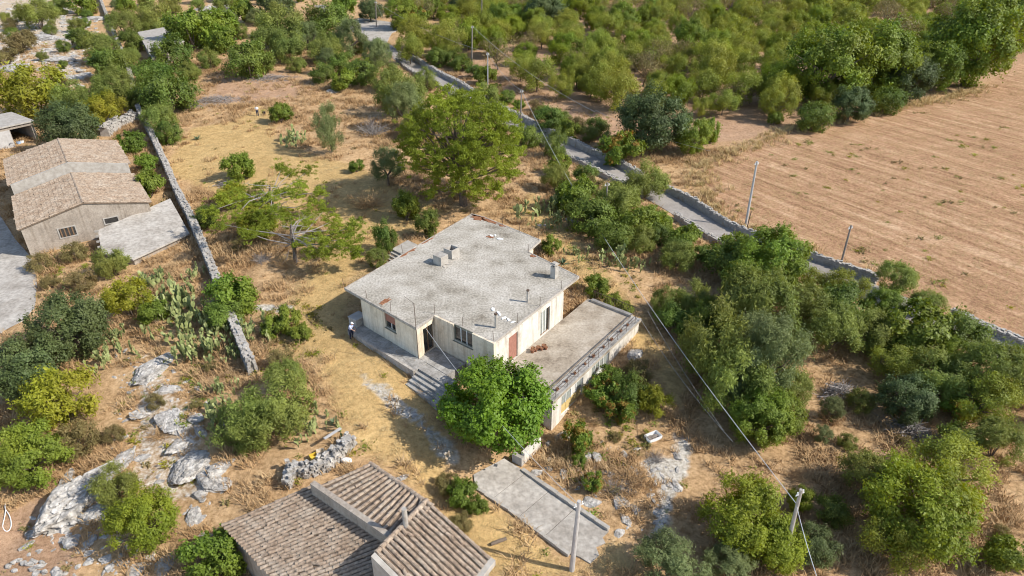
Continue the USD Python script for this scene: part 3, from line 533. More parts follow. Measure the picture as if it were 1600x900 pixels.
# ------------------------------------------------------------------ drystone walls
def wpath(pts): return np.array([gat(*p)[:2] for p in pts])
def stone_wall(pts, h, w, name, label, seed, stone=.32, mat='wall_stone', core='mortar', tumble=.06, parent=None, world=False):
    c = LineString(pts if world else wpath(pts)); r = np.random.default_rng(seed); n = max(1, int(c.length / 1.2))
    s = np.linspace(0, c.length, n + 1); P = np.array([c.interpolate(a).coords[0] for a in s]); zg = np.array([Gz(*p) for p in P]); hv = h * (1 + .35 * (meshkit.noise(np.stack([s / 3.1, 0 * s + seed, 0 * s], 1), seed) - .5))
    wl = thing(name, label, 'wall', (*P[len(P) // 2], zg[len(P) // 2])); m = MB()
    D = np.gradient(P, axis=0); D /= np.linalg.norm(D, axis=1, keepdims=True); N = np.stack([-D[:, 1], D[:, 0]], 1); cw = w * .42
    v = []
    for k in range(n + 1):
        for sx, top in ((1, 0), (-1, 0), (-1, 1), (1, 1)): v.append([*(P[k] + N[k] * sx * cw * (1.12 if not top else .9)), zg[k] + (hv[k] - .08 if top else -.5)])
    f = []
    for k in range(n):
        for a in range(4):
            b = (a + 1) % 4; f += [[k*4+a, k*4+b, (k+1)*4+b], [k*4+a, (k+1)*4+b, (k+1)*4+a]]
    f += [[0, 2, 1], [0, 3, 2], [n*4, n*4+1, n*4+2], [n*4, n*4+2, n*4+3]]
    m.add(v, f).build('core', core, wl); m = MB(); L = c.length
    def stone_at(sv, off, z, size, ang):
        p = np.array([np.interp(sv, s, P[:, 0]), np.interp(sv, s, P[:, 1])]); i = min(n, int(np.searchsorted(s, sv))); d, nn = D[i], N[i]
        q = np.array([[-1,-1,-1],[1,-1,-1],[1,1,-1],[-1,1,-1],[-1,-1,1],[1,-1,1],[1,1,1],[-1,1,1]]) * np.array(size) / 2 * r.uniform(.72, 1.08, (8, 3))
        a = ang + math.atan2(d[1], d[0]); ca, sa = math.cos(a), math.sin(a); tx = r.normal(0, .1); q[:, 2] += q[:, 0] * tx
        q = q @ np.array([[ca, sa, 0], [-sa, ca, 0], [0, 0, 1]]) + [*(p + nn * off), z]; m.hexa(q[:4], q[4:])
    for side in (-1, 1):
        for row in range(max(1, int(h / (stone * .62)))):
            sv = r.uniform(0, stone)
            while sv < L:
                ln = stone * r.uniform(.7, 1.6); zz = np.interp(sv, s, zg) + stone * .62 * (row + .45)
                if zz < np.interp(sv, s, zg + hv): stone_at(sv + ln / 2, side * (w * .5 - stone * .28 - .02 * row), zz, (ln, stone * .8, stone * .66), r.normal(0, .07))
                sv += ln + .02
    sv = 0.0
    while sv < L:
        ln = stone * r.uniform(.7, 1.5)
        for off in np.arange(-w / 2 + stone * .4, w / 2, stone * .72): stone_at(sv + r.uniform(0, .2), off + r.normal(0, tumble * .5), np.interp(sv, s, zg + hv) - .02 + r.normal(0, tumble), (ln, stone * .8, stone * .6), r.normal(0, .4))
        sv += ln
    tag(m.build('stones', mat, wl), kind='stuff'); return wl
LW = [(155,-5),(170,33),(190,80),(205,120),(213,158),(221,185),(236,210),(251,243),(266,275),(281,312),(300,348),(320,392),(337,435),(352,475),(371,522),(386,560),(396,582)]
stone_wall(LW, 1.35, .8, 'drystone_wall', 'long grey drystone wall running down the left side of the villa plot', 1)
ln = lambda off: np.array(road_line.parallel_offset(abs(off), 'left' if off > 0 else 'right').coords)
def road_side(off, a, b):
    c = LineString(ln(off)); c2 = np.array(c.coords)
    if np.linalg.norm(c2[0] - road_c[0]) > np.linalg.norm(c2[-1] - road_c[0]): c = LineString(c2[::-1])
    pa, pb = c.project(shapely.Point(gat(*a)[:2])), c.project(shapely.Point(gat(*b)[:2]))
    return [c.interpolate(t).coords[0] for t in np.arange(pa, pb, 1.5)]
OFF = ROAD_HW + .35
stone_wall(road_side(OFF, (640,92), (1000,285)), .85, .7, 'road_wall', 'far roadside drystone wall along the orchard with a grey top', 2, world=True)
stone_wall(road_side(OFF, (1036,300), (1372,445)), .9, .55, 'road_wall', 'far roadside wall along the edge of the ploughed field', 3, world=True)
stone_wall(road_side(OFF, (1470,503), (1640,570)), .7, .7, 'road_wall', 'short low drystone wall by the road at the right edge', 4, world=True)
stone_wall(road_side(-OFF, (615,98), (745,170)), .7, .6, 'road_wall', 'near roadside drystone wall at the upper bend of the road', 5, world=True)
stone_wall(road_side(-OFF, (795,203), (1010,310)), .7, .6, 'road_wall', 'near roadside drystone wall behind the big pine', 6, world=True)
stone_wall(road_side(-OFF, (1060,340), (1180,405)), .6, .6, 'road_wall', 'near roadside drystone wall half hidden by the hedgerow', 7, world=True)
stone_wall([(450,762),(456,738),(478,742),(515,728),(548,692)], .75, .9, 'ruined_wall', 'tumbled rubble wall behind the tiled farmhouse beside yellow crates', 8, stone=.3, mat='limestone', tumble=.16)
stone_wall([(165,213),(182,200),(212,188)], 1.2, 1.6, 'stone_heap', 'broad grey stone heap beside the long wall above the left farmhouse', 9, stone=.45, tumble=.2)
def u3(q): return q / np.linalg.norm(q, axis=1, keepdims=True)
def rocks_mesh(r, size, flat=.5, sub=2, rough=.35, seed=0):
    m = trimesh.creation.icosphere(sub, 1.0); v = np.array(m.vertices)
    n1 = meshkit.fbm(v * 1.3 + seed * 7.1, 4, seed) - .5; n2 = np.abs(meshkit.noise(v * 3.1 + seed, seed + 1) - .5)
    v *= (1 + rough * 1.8 * n1 - rough * .8 * n2)[:, None]; v[:, 2] = np.where(v[:, 2] > .45, .45 + (v[:, 2] - .45) * .35, v[:, 2])
    for d in u3(r.normal(0, 1, (11, 3)) + [0, 0, .15]): ov = np.maximum(0, v @ d - r.uniform(.5, .82)); v = v - ov[:, None] * d * .78
    v = v * (1 + .22 * (meshkit.fbm(v * 4.2 + seed, 4, seed + 5) - .5) - .10 * (np.abs(meshkit.noise(v * 5.5 + seed, seed + 9) - .5) < .05))[:, None]
    return v * np.array([size * 1.15, size * r.uniform(.6, .85), size * flat * 1.1]), np.array(m.faces)
def place_rock(x, y, wpx, label, flat=.4, ang=None, seed=0, stretch=1.0, name='limestone_outcrop', sub=3):
    g = gat(x, y); r = np.random.default_rng(seed + 100); s = wpx * depth(g) / FOC / 2
    v, f = rocks_mesh(r, s, flat, sub, .45, seed); v[:, 0] *= stretch; a = r.uniform(0, 3.14) if ang is None else ang
    ca, sa = math.cos(a), math.sin(a); v = v @ np.array([[ca, sa, 0], [-sa, ca, 0], [0, 0, 1]])
    hz = np.array([Gz(g[0] + q[0], g[1] + q[1]) for q in v[::7]]).mean() - Gz(g[0], g[1])
    v += [g[0], g[1], Gz(g[0], g[1]) - s * flat * .12 + hz * .5]; p = MB().add(v, f).build(name, 'limestone'); tag(p, label, 'rock'); return p
RK = [(243,577,72,'jagged pale limestone outcrop just below the prickly pears',.35),(262,612,45,'small pale limestone slab below the jagged outcrop',.3),(236,636,58,'elongated pale limestone ridge left of the wild olive',.3),
 (268,655,60,'broad pale limestone outcrop in the middle of the rocky slope',.35),(284,688,46,'narrow limestone outcrop above the split boulder',.3),(300,722,78,'large split grey limestone boulder with a dark cleft',.5),
 (330,745,70,'cracked limestone ledge running beside the split boulder',.3),(190,722,60,'pale limestone slab leaning above the big rock face',.3),(222,712,30,'small limestone slab on the rocky slope',.3),
 (120,780,125,'big grey limestone rock face above the bottom left yard',.75),(165,800,60,'shaded limestone block at the right end of the rock face',.7),(105,752,42,'pale boulder on top of the rock face',.5),
 (345,730,44,'pale rock below the wild olive bush',.4),(300,805,40,'pale rock beside the tiled farmhouse eave',.4),(318,838,30,'pale rock under the farmhouse eave',.4),
 (255,885,46,'grey rock at the foot of the leafy tree at the bottom left',.6),(60,60,60,'limestone outcrop on the karst slope at the upper left corner',.3),(30,110,70,'broad limestone outcrop on the left karst slope',.3),
 (90,95,55,'limestone outcrop above the yellow green fig tree',.3),(120,120,45,'limestone outcrop beside the olive bushes on the karst slope',.3),(145,30,50,'limestone outcrop beside the top of the long wall',.3),
 (340,14,60,'limestone ledge near the top edge left of the road',.3),(378,14,40,'pale limestone ledge beside dark trees at the top edge',.3),(520,143,26,'white boulder at the foot of the light green pine sapling',.6),
 (990,556,34,'grey boulder by the far corner of the garage wing',.6),(838,738,22,'pale boulder on the slab above the driveway',.5),(858,732,16,'small pale boulder above the driveway',.5),(880,740,20,'rounded pale boulder right of the driveway top',.5),
 (993,795,24,'pale rock in the dry grass beside the bare track',.5),(978,812,22,'pale rock beside the bottom of the driveway',.5),(968,833,20,'pale rock at the lower end of the driveway kerb',.5),(630,745,22,'flat pale rock on the lawn above the tiled farmhouse',.2),
 (895,345,26,'pale flat rock on the dry slope behind the villa',.2),(846,352,20,'pale flat rock near the back corner of the villa roof',.2),(920,785,16,'small pale rock right of the driveway',.4)]
for k, (x, y, w, lb_, fl) in enumerate(RK): place_rock(x, y, w, lb_, fl, seed=k, stretch=1.2 if w > 40 else 1.0, sub=5 if w > 100 else 4 if w > 50 else 3)
# loose karst stones and pebbles
def instancer(name, label, cat, protos, P, idx, yaw, sc, tiltv=None):
    pi = UsdGeom.PointInstancer.Define(stage, f'/World/{name}'); tag(f'/World/{name}', label, cat, kind='stuff')
    for k, (mesh_, mat) in enumerate(protos): usdkit.mesh(stage, f'/World/{name}/kind_{k}', mesh_, '/World/Looks/' + mat)
    pi.CreatePrototypesRel().SetTargets([Sdf.Path(f'/World/{name}/kind_{k}') for k in range(len(protos))])
    pi.CreatePositionsAttr(Vt.Vec3fArray.FromNumpy(np.asarray(P, np.float32))); pi.CreateProtoIndicesAttr(Vt.IntArray.FromNumpy(np.asarray(idx, np.int32)))
    q = np.zeros((len(P), 4)); q[:, 0] = np.cos(yaw / 2); q[:, 3] = np.sin(yaw / 2)
    pi.CreateOrientationsAttr(Vt.QuathArray([Gf.Quath(float(a), 0.0, 0.0, float(d)) for a, _, _, d in q]))
    s = np.asarray(sc, np.float32); s = np.repeat(s[:, None], 3, 1) if s.ndim == 1 else s; pi.CreateScalesAttr(Vt.Vec3fArray.FromNumpy(s))
def scatter(poly, n, r):
    x0, y0, x1, y1 = poly.bounds; out = np.zeros((0, 2)); shapely.prepare(poly)
    for _ in range(40):
        q = np.stack([r.uniform(x0, x1, n * 3), r.uniform(y0, y1, n * 3)], 1); out = np.vstack([out, q[shapely.contains_xy(poly, q[:, 0], q[:, 1])]])
        if len(out) >= n: break
    return out[:n]
r = np.random.default_rng(11)
protos = [(rocks_mesh(r, 1.0, .55, 2, .5, 40 + k), 'limestone') for k in range(5)]
kp = np.vstack([scatter(karst_poly, 900, r), scatter(gpoly([(-20,20),(150,0),(160,120),(60,150),(-20,140)]), 1200, r), scatter(gpoly([(180,540),(330,600),(390,740),(300,820),(170,700)]), 160, r), scatter(pale_poly, 60, r), scatter(gpoly([(20,800),(240,840),(260,900),(60,910)]), 120, r), scatter(gpoly([(700,780),(1080,700),(1040,850),(900,800)]), 90, r), scatter(gpoly([(840,660),(1000,700),(990,800),(850,745)]), 60, r)])
kp = kp[~shapely.contains_xy(shapely.union_all([dpl.buffer(.3), road_poly.buffer(.5), court_poly, deck.buffer(.3)]), kp[:, 0], kp[:, 1])]
ks = np.exp(r.normal(-1.5, .65, len(kp))).clip(.06, .95) * np.where(kp[:, 1] > 85, 1.6, .8)
instancer('loose_stones', 'pale limestone stones strewn over the karst slopes and the yard', 'stones', protos, np.column_stack([kp, ground_z(kp[:, ::-1]) - .02]), r.integers(0, 5, len(kp)), r.uniform(0, 6.28, len(kp)), np.stack([ks, ks, ks * r.uniform(.5, 1.0, len(kp))], 1))
for k, (x, y, w) in enumerate([(14,886,12),(22,880,11),(30,877,11),(38,882,12),(47,884,13),(55,880,12),(52,892,12),(62,888,14),(70,896,13),(24,893,10),(66,880,10)]):
    g = gat(x, y); s = w * depth(g) / FOC / 2; v, f = rocks_mesh(np.random.default_rng(k), s, .75, 2, .25, k + 60); MB_ = MB().add(v + [g[0], g[1], Gz(*g[:2]) + s * .3], f); tag(MB_.build('boulder', 'limestone'), 'pale rounded stone in the heap at the bottom left corner', 'stone', 'heap of stones in the bottom left yard')

# ------------------------------------------------------------------ tiled roofs
def tile(r, wid, ln):
    a = np.linspace(0, np.pi, 6); k = 1 - .18
    top = np.stack([np.cos(a) * wid * .5 * k, np.zeros(6), np.sin(a) * wid * .46 * k], 1); bot = np.stack([np.cos(a) * wid * .5, -np.full(6, ln), np.sin(a) * wid * .46], 1)
    v = np.vstack([top, bot]); f = []
    for i in range(5): f += [[i, i + 6, i + 7], [i, i + 7, i + 1]]
    for i in range(1, 5): f.append([6, 6 + i + 1, 6 + i])
    return v, np.array(f)
def tile_roof(roof, ra, rb, eb, ea, pitch, course, seed, singles=0, mat='roof_tile'):
    """barrel tiles laid from the ridge ra-rb down to the eave ea-eb, in rows over a bed"""
    ra, rb, eb, ea = (np.asarray(q, float) for q in (ra, rb, eb, ea)); r = np.random.default_rng(seed)
    nr = int(np.linalg.norm(rb - ra) / pitch); made = 0; m = MB(); jobs = []
    for i in range(nr):
        s = (i + .5) / nr; a, b = ra + (rb - ra) * s, ea + (eb - ea) * s; d = b - a; L = np.linalg.norm(d); d /= L; x = u2(np.cross(d, [0, 0, 1])); nz = np.cross(x, d); nz = nz if nz[2] > 0 else -nz
        n = int(L / course); sag = r.normal(0, .012)
        for j in range(n): jobs.append((a + d * (L * j / n), d, x, nz, L / n, depth(a + d * (L * j / n)), sag))
    order = np.argsort([j[5] for j in jobs]); chosen = set(order[:singles].tolist()); edge = 3
    for k, (o, d, x, nz, c, _, sag) in enumerate(jobs):
        v, f = tile(r, pitch * .82 * r.uniform(.93, 1.05), c * 1.12); v = v + r.normal(0, .004, v.shape); yaw = r.normal(0, .035); lift = .012 + abs(r.normal(0, .012)) + sag
        if r.random() < .05: yaw += r.normal(0, .22); lift += .03; o = o + d * r.uniform(0, .12)
        X, Y, Zl = v[:, 0], v[:, 1], v[:, 2] - v[:, 1] * -.09 * 0; w = o + np.outer(X + Y * yaw, x) - np.outer(Y, d) + np.outer(Zl + lift + np.where(np.arange(len(v)) >= 6, .022, 0), nz)
        if k in chosen: MB().add(w, f).build('roof_tile', mat, roof)
        else: m.add(w, f)
    if m.v: tag(m.build('roof_tiles', mat, roof), kind='stuff')
def ridge_caps(roof, a, b, size, seed, step=.36):
    a, b = np.asarray(a, float), np.asarray(b, float); d = u2(b - a); L = np.linalg.norm(b - a); x = u2(np.cross(d, [0, 0, 1])); r = np.random.default_rng(seed); m = MB()
    for s in np.arange(0, L - step * .5, step):
        v, f = tile(r, size, step * 1.15); m.add(a + d * s + np.outer(v[:, 0], x) - np.outer(v[:, 1], d) + np.outer(v[:, 2] + .03 + r.normal(0, .01), [0, 0, 1]), f)
    tag(m.build('ridge_tiles', 'roof_tile', roof), kind='stuff')

# near farmhouse at the bottom edge
nf = thing('tiled_farmhouse', 'old farmhouse with weathered barrel tiles at the bottom edge of the photo', 'house', gat(560, 850))
s1 = [at(347, 820, .1), at(436, 912, .1), at(606, 846, 1.25), at(490, 757, 1.25)]     # eave, eave, ridge, ridge
d1 = s1[2] - s1[1]; s1[1] = s1[1] + (s1[1] - s1[0]) * .35; s1[2] = s1[2] + (s1[2] - s1[3]) * .35
s2 = [at(500, 758, 1.95), at(614, 838, 1.95), at(664, 783, 2.45), at(578, 724, 2.45)]
s2[1] = s2[1] + (s2[1] - s2[0]) * .2; s2[2] = s2[2] + (s2[2] - s2[3]) * .12
s3 = [at(668, 781, 2.55), at(586, 866, 2.55)]; ev = at(766, 870, 1.25) - s3[0]; s3 += [s3[1] + ev, s3[0] + ev]
def block(q, drop, name, mat, parent, z0=-6): q = np.array(q); b = q.copy(); b[:, 2] = z0; t = q - [0, 0, drop]; s = np.cross(q[1][:2] - q[0][:2], q[2][:2] - q[1][:2]) < 0; return MB().hexa(b[::-1] if s else b, t[::-1] if s else t).build(name, mat, parent)
def inset(q, k): q = np.array(q); c = q.mean(0); return c + (q - c) * (1 - k)
block(inset(s1, .02), .16, 'wall', 'grey_render', nf); block(inset(s2, .02), .16, 'wall', 'grey_render', nf); block(inset(s3, .03), .18, 'wall', 'grey_render', nf)
for q, seed, ns in ((s1, 1, 60), (s2, 2, 0), (s3, 3, 240)):
    Q = np.array(q); b = Q - [0, 0, .14]; t = Q - [0, 0, .0]; s = np.cross(Q[1][:2] - Q[0][:2], Q[2][:2] - Q[1][:2]) < 0
    bed = MB().hexa(b[::-1] if s else b, t[::-1] if s else t).build('roof', 'roof_channel', nf)
    if seed == 3: tile_roof(bed, q[0], q[1], q[2], q[3], .31, .40, seed, ns); ridge_caps(bed, q[0], q[1], .34, 5)
    else: tile_roof(bed, q[3], q[2], q[1], q[0], .30, .40, seed, ns)
    if seed == 2:
        ridge_caps(bed, q[3], q[2], .3, 6)
        hit = np.array(q[2]) * .62 + np.array(q[1]) * .38
pa, pb = at(497, 757, 1.95), at(612, 836, 1.95); pd = u2((pb - pa)[:2]); pnn = np.array([-pd[1], pd[0]]); pnn = pnn if pnn @ np.array([-1, -.3]) > 0 else -pnn
MB().obox(pa[:2] - pd * .3, pb[:2] + pd * 1.0, pnn, .34, -2, 2.12).build('parapet', 'grey_render', nf)
vd = u2((s3[1] - s3[0])[:2]); 
m = MB(); a, b, c, d = s3[1], s3[2], s3[2] + [*(vd * .3), 0], s3[1] + [*(vd * .3), 0]; q = np.array([a, b, c, d]); s = np.cross(q[1][:2] - q[0][:2], q[2][:2] - q[1][:2]) < 0; q = q[::-1] if s else q; m.hexa(q - [0, 0, 3], q + [0, 0, .16]).build('verge', 'mortar', nf)
ed = u2((s3[3] - s3[0])[:2]); a, b = s3[3] + [*(ed * .02), 0], s3[2] + [*(ed * .02), 0]; MB().obox(a, b, ed, .35, s3[3][2] - .4, s3[3][2] + .02).build('eave_kerb', 'mortar', nf)
cb_ = at(635, 829, 2.15); MB().tube([cb_ - [0, 0, .3], cb_ + [0, 0, 1.75]], .15, 12).build('chimney_pipe', 'mortar', nf)
MB().prism(blob(*at(519, 826, 1.0)[:2], .3, 8, .2, 3, .5, .3), .6, 1.05).build('roof_hole', 'dark_room', nf)

# left farmhouse with two stepped gable roofs
lb0 = gat(50, 402); lh = height_to(lb0, 358); ze = lb0[2] + lh
E0, E1 = at(32, 358, ze), at(232, 316, ze)
best = min(np.arange(ze + .2, ze + 3, .05), key=lambda z: abs(np.cross((E1 - E0)[:2], (at(124, 318, z) - E0)[:2]))); zr_ = float(min(best, ze + 1.9))
mid = (E0 + E1) / 2; Rf = np.array([*mid[:2], zr_]); wdir = u2((E1 - E0)[:2]); Bk = at(25, 305, ze); dv = (Bk - E0)[:2]; dv = dv - wdir * (dv @ wdir) * .6
D1 = np.array([*dv, 0]); fh = thing('left_farmhouse', 'grey farmhouse with two stepped tiled gable roofs left of the long wall', 'house', (*mid[:2], lb0[2]))
px_r = px(Rf + D1); stepz = height_to(Rf + D1, px_r[1] - 15); Lb = np.linalg.norm(dv); Bk2 = at(18, 247, ze + stepz); dv2 = (Bk2 - (E0 + D1))[:2]; D2 = D1 + np.array([*(u2(dv) * np.clip(dv2 @ u2(dv), 5, 14)), 0]); UPZ = np.array([0, 0, stepz])
def gable(p0, p1, rr, dA, dB, lift, name):
    q = [p0 + dA, p1 + dA, p1 + dB, p0 + dB]; lift = np.array([0, 0, lift]); m = MB(); zb = lb0[2] - 1.5
    v = [];
    for dd in (dA, dB):
        for a in (p0, p1, rr): v.append(a + dd + lift - [0, 0, .1])
        for a in (p0, p1): v.append(np.array([*(a + dd)[:2], zb]))
    f = [[3,4,1],[3,1,0],[0,1,2],[8,6,9],[8,5,6],[5,7,6],[3,0,5],[3,5,8],[1,4,9],[1,9,6],[0,2,7],[0,7,5],[2,1,6],[2,6,7]]
    return m.add(v, f).build(name, 'grey_render', fh)
gable(E0, E1, Rf, 0 * D1, D1, 0, 'wall'); gable(E0, E1, Rf, D1 + D1 * .001, D2, stepz, 'wall')
for k, (dA, dB, lf) in enumerate(((0 * D1 - u2(D1) * .12, D1 * .985, 0), (D1 + u2(D1) * .25, D2, stepz))):
    L3 = np.array([0, 0, lf]); ov = np.array([*(wdir * .25), 0])
    for sgn, e in ((-1, E0), (1, E1)):
        ra, rb, eb, ea = Rf + dA + L3, Rf + dB + L3, e + ov * sgn + dB + L3 - [0, 0, .05], e + ov * sgn + dA + L3 - [0, 0, .05]
        Q = np.array([ra, rb, eb, ea]); s = np.cross(Q[1][:2] - Q[0][:2], Q[2][:2] - Q[1][:2]) < 0; b = Q - [0, 0, .09]; t = Q + [0, 0, .012]
        bed = MB().hexa(b[::-1] if s else b, t[::-1] if s else t).build('roof', 'roof_channel', fh); tile_roof(bed, ra, rb, eb, ea, .36, .46, 20 + k * 2 + sgn)
        if sgn == 1: ridge_caps(bed, ra, rb, .32, 30 + k)
# stepped parapet between the two roofs
v = []; 
for off in (-.02, .26):
    o = D1 + u2(D1) * off
    for a in (E0, Rf, E1): v += [a + o - [0, 0, .3], a + o + UPZ + [0, 0, .08]]
m = MB().add(v, [[0,2,3],[0,3,1],[2,4,5],[2,5,3],[6,9,8],[6,7,9],[8,11,10],[8,9,11],[1,3,9],[1,9,7],[3,5,11],[3,11,9],[0,1,7],[0,7,6],[4,10,11],[4,11,5]]).build('parapet', 'mortar', fh)
fp, fq = E0[:2], E1[:2]; inn = u2(dv)
for pts, fr in (([(94,358),(116,353),(116,367),(95,370)], 1), ([(164,344),(183,338),(183,344),(165,350)], 0)):
    o = opening(fp, fq, pts); d = u2(fq - fp); c0, c1 = fp + d * o[0], fp + d * o[1]; w = MB()
    for a, b, z0, z1 in ((c0 - d * .12, c0, o[2] - .12, o[3] + .12), (c1, c1 + d * .12, o[2] - .12, o[3] + .12), (c0, c1, o[3], o[3] + .12), (c0, c1, o[2] - .12, o[2])): w.obox(a - inn * .06, b - inn * .06, inn, .065, z0, z1)
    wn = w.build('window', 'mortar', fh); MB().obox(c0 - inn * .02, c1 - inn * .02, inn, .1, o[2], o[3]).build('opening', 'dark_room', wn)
    for k in range(4 if fr else 0): MB().obox(c0 + (c1 - c0) * (k + .3) / 4.2 - inn * .04, c0 + (c1 - c0) * (k + .3) / 4.2 + d * .12 - inn * .04, inn, .03, o[2], o[3]).build('shutter_board', 'brown_wood', wn)
# lean-to with a slab roof
lt = thing('lean_to', 'lean-to shed with a sloping pale concrete slab roof between farmhouse and wall', 'shed', gat(225, 360))
za, zb_ = ze - 1.0, ze - 2.0
q = np.array([at(152, 357, za), at(160, 398, zb_), at(207, 404, zb_), at(296, 364, zb_ + .1), at(266, 311, za)]); ql = [tuple(a[:2]) for a in q]
pl = Polygon(ql); A = np.column_stack([q[:, :2], np.ones(5)]); cf = np.linalg.lstsq(A, q[:, 2], rcond=None)[0]
def sloped(poly, z0, z1, mat, name, parent, flatbottom=None):
    m = MB().prism(poly, 0, 1); v = m.v[0]; top = v[:, 2] > .5; zz = v[:, :2] @ cf[:2] + cf[2]; v[:, 2] = np.where(top, zz + z1, zz + z0 if flatbottom is None else flatbottom); return m.build(name, mat, parent)
sloped(pl, -.16, 0, 'paving', 'slab_roof', lt); sloped(pl.buffer(-.35), 0, -.162, 'grey_render', 'wall', lt, lb0[2] - 2)
for k in range(5): p = q[0] + (q[1] - q[0]) * (k + .5) / 5; MB().box(p + [-.12, -.02, -.03], (.4, .14, .2), .3).build('beam_end', 'mortar', lt)
# shed at the left edge
sh = thing('open_shed', 'low shed with a dark open garage doorway at the left edge', 'shed', gat(30, 232))
b0, b1 = gat(-55, 250)[:2], gat(61, 219)[:2]; gz_ = min(Z1(*b0), Z1(*b1)); hh = height_to(np.array([*b1, gz_]), 190); inn = inw(b0, b1)
o = opening(b0, b1, [(15,203),(53,199),(53,222)]); o[2] = gz_ + .02; o[3] = min(o[3], gz_ + hh - .4); oc = opening(b0, b1, [(-40,210),(0,206)]); 
wall(b0, b1, gz_ - 1, gz_ + hh, [o], inn, 'grey_render', sh); dp = 7.5
wall(b1, b1 + inn * dp, gz_ - 1, gz_ + hh, [], inw(b0, b1) * 0 - u2(b1 - b0), 'grey_render', sh, s0=.3); wall(b0 + inn * dp, b0, gz_ - 1, gz_ + hh, [], u2(b1 - b0), 'grey_render', sh, s0=.0); wall(b1 + inn * dp, b0 + inn * dp, gz_ - 1, gz_ + hh, [], -inn, 'grey_render', sh, s0=.31)
d = u2(b1 - b0); MB().prism(Polygon([b0 - d * .2 - inn * .25, b1 + d * .2 - inn * .25, b1 + d * .2 + inn * (dp + .2), b0 - d * .2 + inn * (dp + .2)]), gz_ + hh + .003, gz_ + hh + .2).build('slab_roof', 'mortar', sh)
MB().obox(b0 + d * (o[0] - 2.1) - inn * .05, b0 + d * (o[0] - .1) - inn * .05, inn, .04, gz_ + .05, o[3]).build('open_door', 'pole_concrete', sh)
for k, (t, mt) in enumerate(((.25, 'blue_plastic'), (.4, 'white_plastic'))):
    p = b0 + d * (o[0] + (o[1] - o[0]) * t) + inn * .9; tag(MB().tm(trimesh.creation.cylinder(.28, .6, sections=14).apply_translation([*p, gz_ + .25])).build('barrel', mt), ['pale blue drum inside the open shed doorway', 'white drum inside the open shed doorway'][k], 'drum')
# flat roofed shed at the top left
us = thing('flat_roofed_shed', 'small grey flat roofed shed among bushes beside the long wall', 'shed', gat(250, 85))
zt_ = Z1(*gat(250, 85)[:2]) + 2.6; q = gq([(215,50),(264,41),(288,64),(238,92)], zt_); MB().prism(q.buffer(-.25), zt_ - 4, zt_ - .2).build('wall', 'grey_render', us); sr = MB().prism(q, zt_ - .197, zt_).build('slab_roof', 'mortar', us)
c = at(249, 68, zt_); MB().box(c + [0, 0, .2], (.8, .5, .45), .4).build('vent', 'mortar', sr)
# houses glimpsed at the top edge
for k, (x0, x1, y, lab, dep) in enumerate(((640,690,14,'low tiled house glimpsed among trees at the top edge by the road',7),(735,830,8,'long pale house glimpsed at the top edge above the orchard',8),(1270,1310,12,'small tiled house half hidden by trees at the top edge',8))):
    a, b = gat(x0, y)[:2], gat(x1, y)[:2]; zg = Z1(*((a + b) / 2)); hs = thing('distant_house', lab, 'house', (*((a + b) / 2), zg)); n_ = inw(a, b); hgt = 3.2
    MB().obox(a, b, n_, dep, zg - 1, zg + hgt).build('wall', 'white_plaster' if k == 1 else 'cream_plaster', hs); md = n_ * dep / 2; d = u2(b - a)
    f0, f1, k0, k1, r0, r1 = (np.array([*p, zg + z]) for p, z in ((a - d*.3 - n_*.4, hgt), (b + d*.3 - n_*.4, hgt), (a - d*.3 + n_*(dep+.4), hgt), (b + d*.3 + n_*(dep+.4), hgt), (a - d*.3 + md, hgt + 1.5), (b + d*.3 + md, hgt + 1.5)))
    v = [f0, f1, r1, r0, k0, k1]; v = v + [p + [0, 0, .15] for p in v]; rfm = MB().add(v, [[6,7,8],[6,8,9],[9,8,11],[9,11,10],[0,2,1],[0,3,2],[3,5,2],[3,4,5],[0,1,7],[0,7,6],[4,11,5],[4,10,11],[0,6,9],[0,9,3],[3,9,10],[3,10,4],[1,8,7],[1,2,8],[2,11,8],[2,5,11]]).build('roof', 'mortar', hs)
    tile_roof(rfm, r0 + [0,0,.15], r1 + [0,0,.15], f1 + [0,0,.15], f0 + [0,0,.15], .45, .8, 50 + k)
    Lw = np.linalg.norm(b - a)
    for j in range(int(Lw / 3.2)):
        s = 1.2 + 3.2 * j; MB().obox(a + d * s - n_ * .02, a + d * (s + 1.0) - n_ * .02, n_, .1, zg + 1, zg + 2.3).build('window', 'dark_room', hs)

# ------------------------------------------------------------------ poles and wires
def pole(b, top, r0, mat, label, wood=False, name='utility_pole', base=None, cap=True):
    g = gat(*b) if base is None else base; h = height_to(g, top[1]); p = thing(name, label, 'pole', g)
    tp = g + [0, 0, h]; off = at(top[0], top[1], tp[2]) - tp; off = np.clip(off, -.9, .9); tp = tp + off
    MB().tube([g - [0, 0, .6], (g + tp) / 2, tp], [r0, r0 * .85, r0 * .7], 10).build('shaft', mat, p)
    if cap:
        th_ = .6; k = MB()
        for s in (-.25, .25): k.tube([tp + [s * .8, s * .4, -.35], tp + [s * .8, s * .4, -.12]], [.05, .035], 8)
        k.tube([tp + [-.3, -.15, -.36], tp + [.3, .15, -.36]], .025, 6); k.build('insulator', 'white_plastic', p)
    return tp
p1 = pole((893,891), (905,783), .17, 'pole_concrete', 'concrete utility pole at the lower end of the driveway')
p2 = pole((1165,353), (1183,252), .15, 'pole_concrete', 'tall leaning pole on the field edge beyond the road wall')
p3 = pole((1314,412), (1330,352), .12, 'wood_grey', 'wooden pole on the field edge near the right end of the road wall')
p4 = pole((813,197), (815,140), .15, 'wood_grey', 'wooden pole beside the road behind the big pine')
p5 = pole((737,107), (738,40), .17, 'wood_grey', 'tall wooden pole at the orchard edge above the road')
p6 = pole((762,137), (762,82), .13, 'pole_concrete', 'pale pole beside the road below the tall wooden pole')
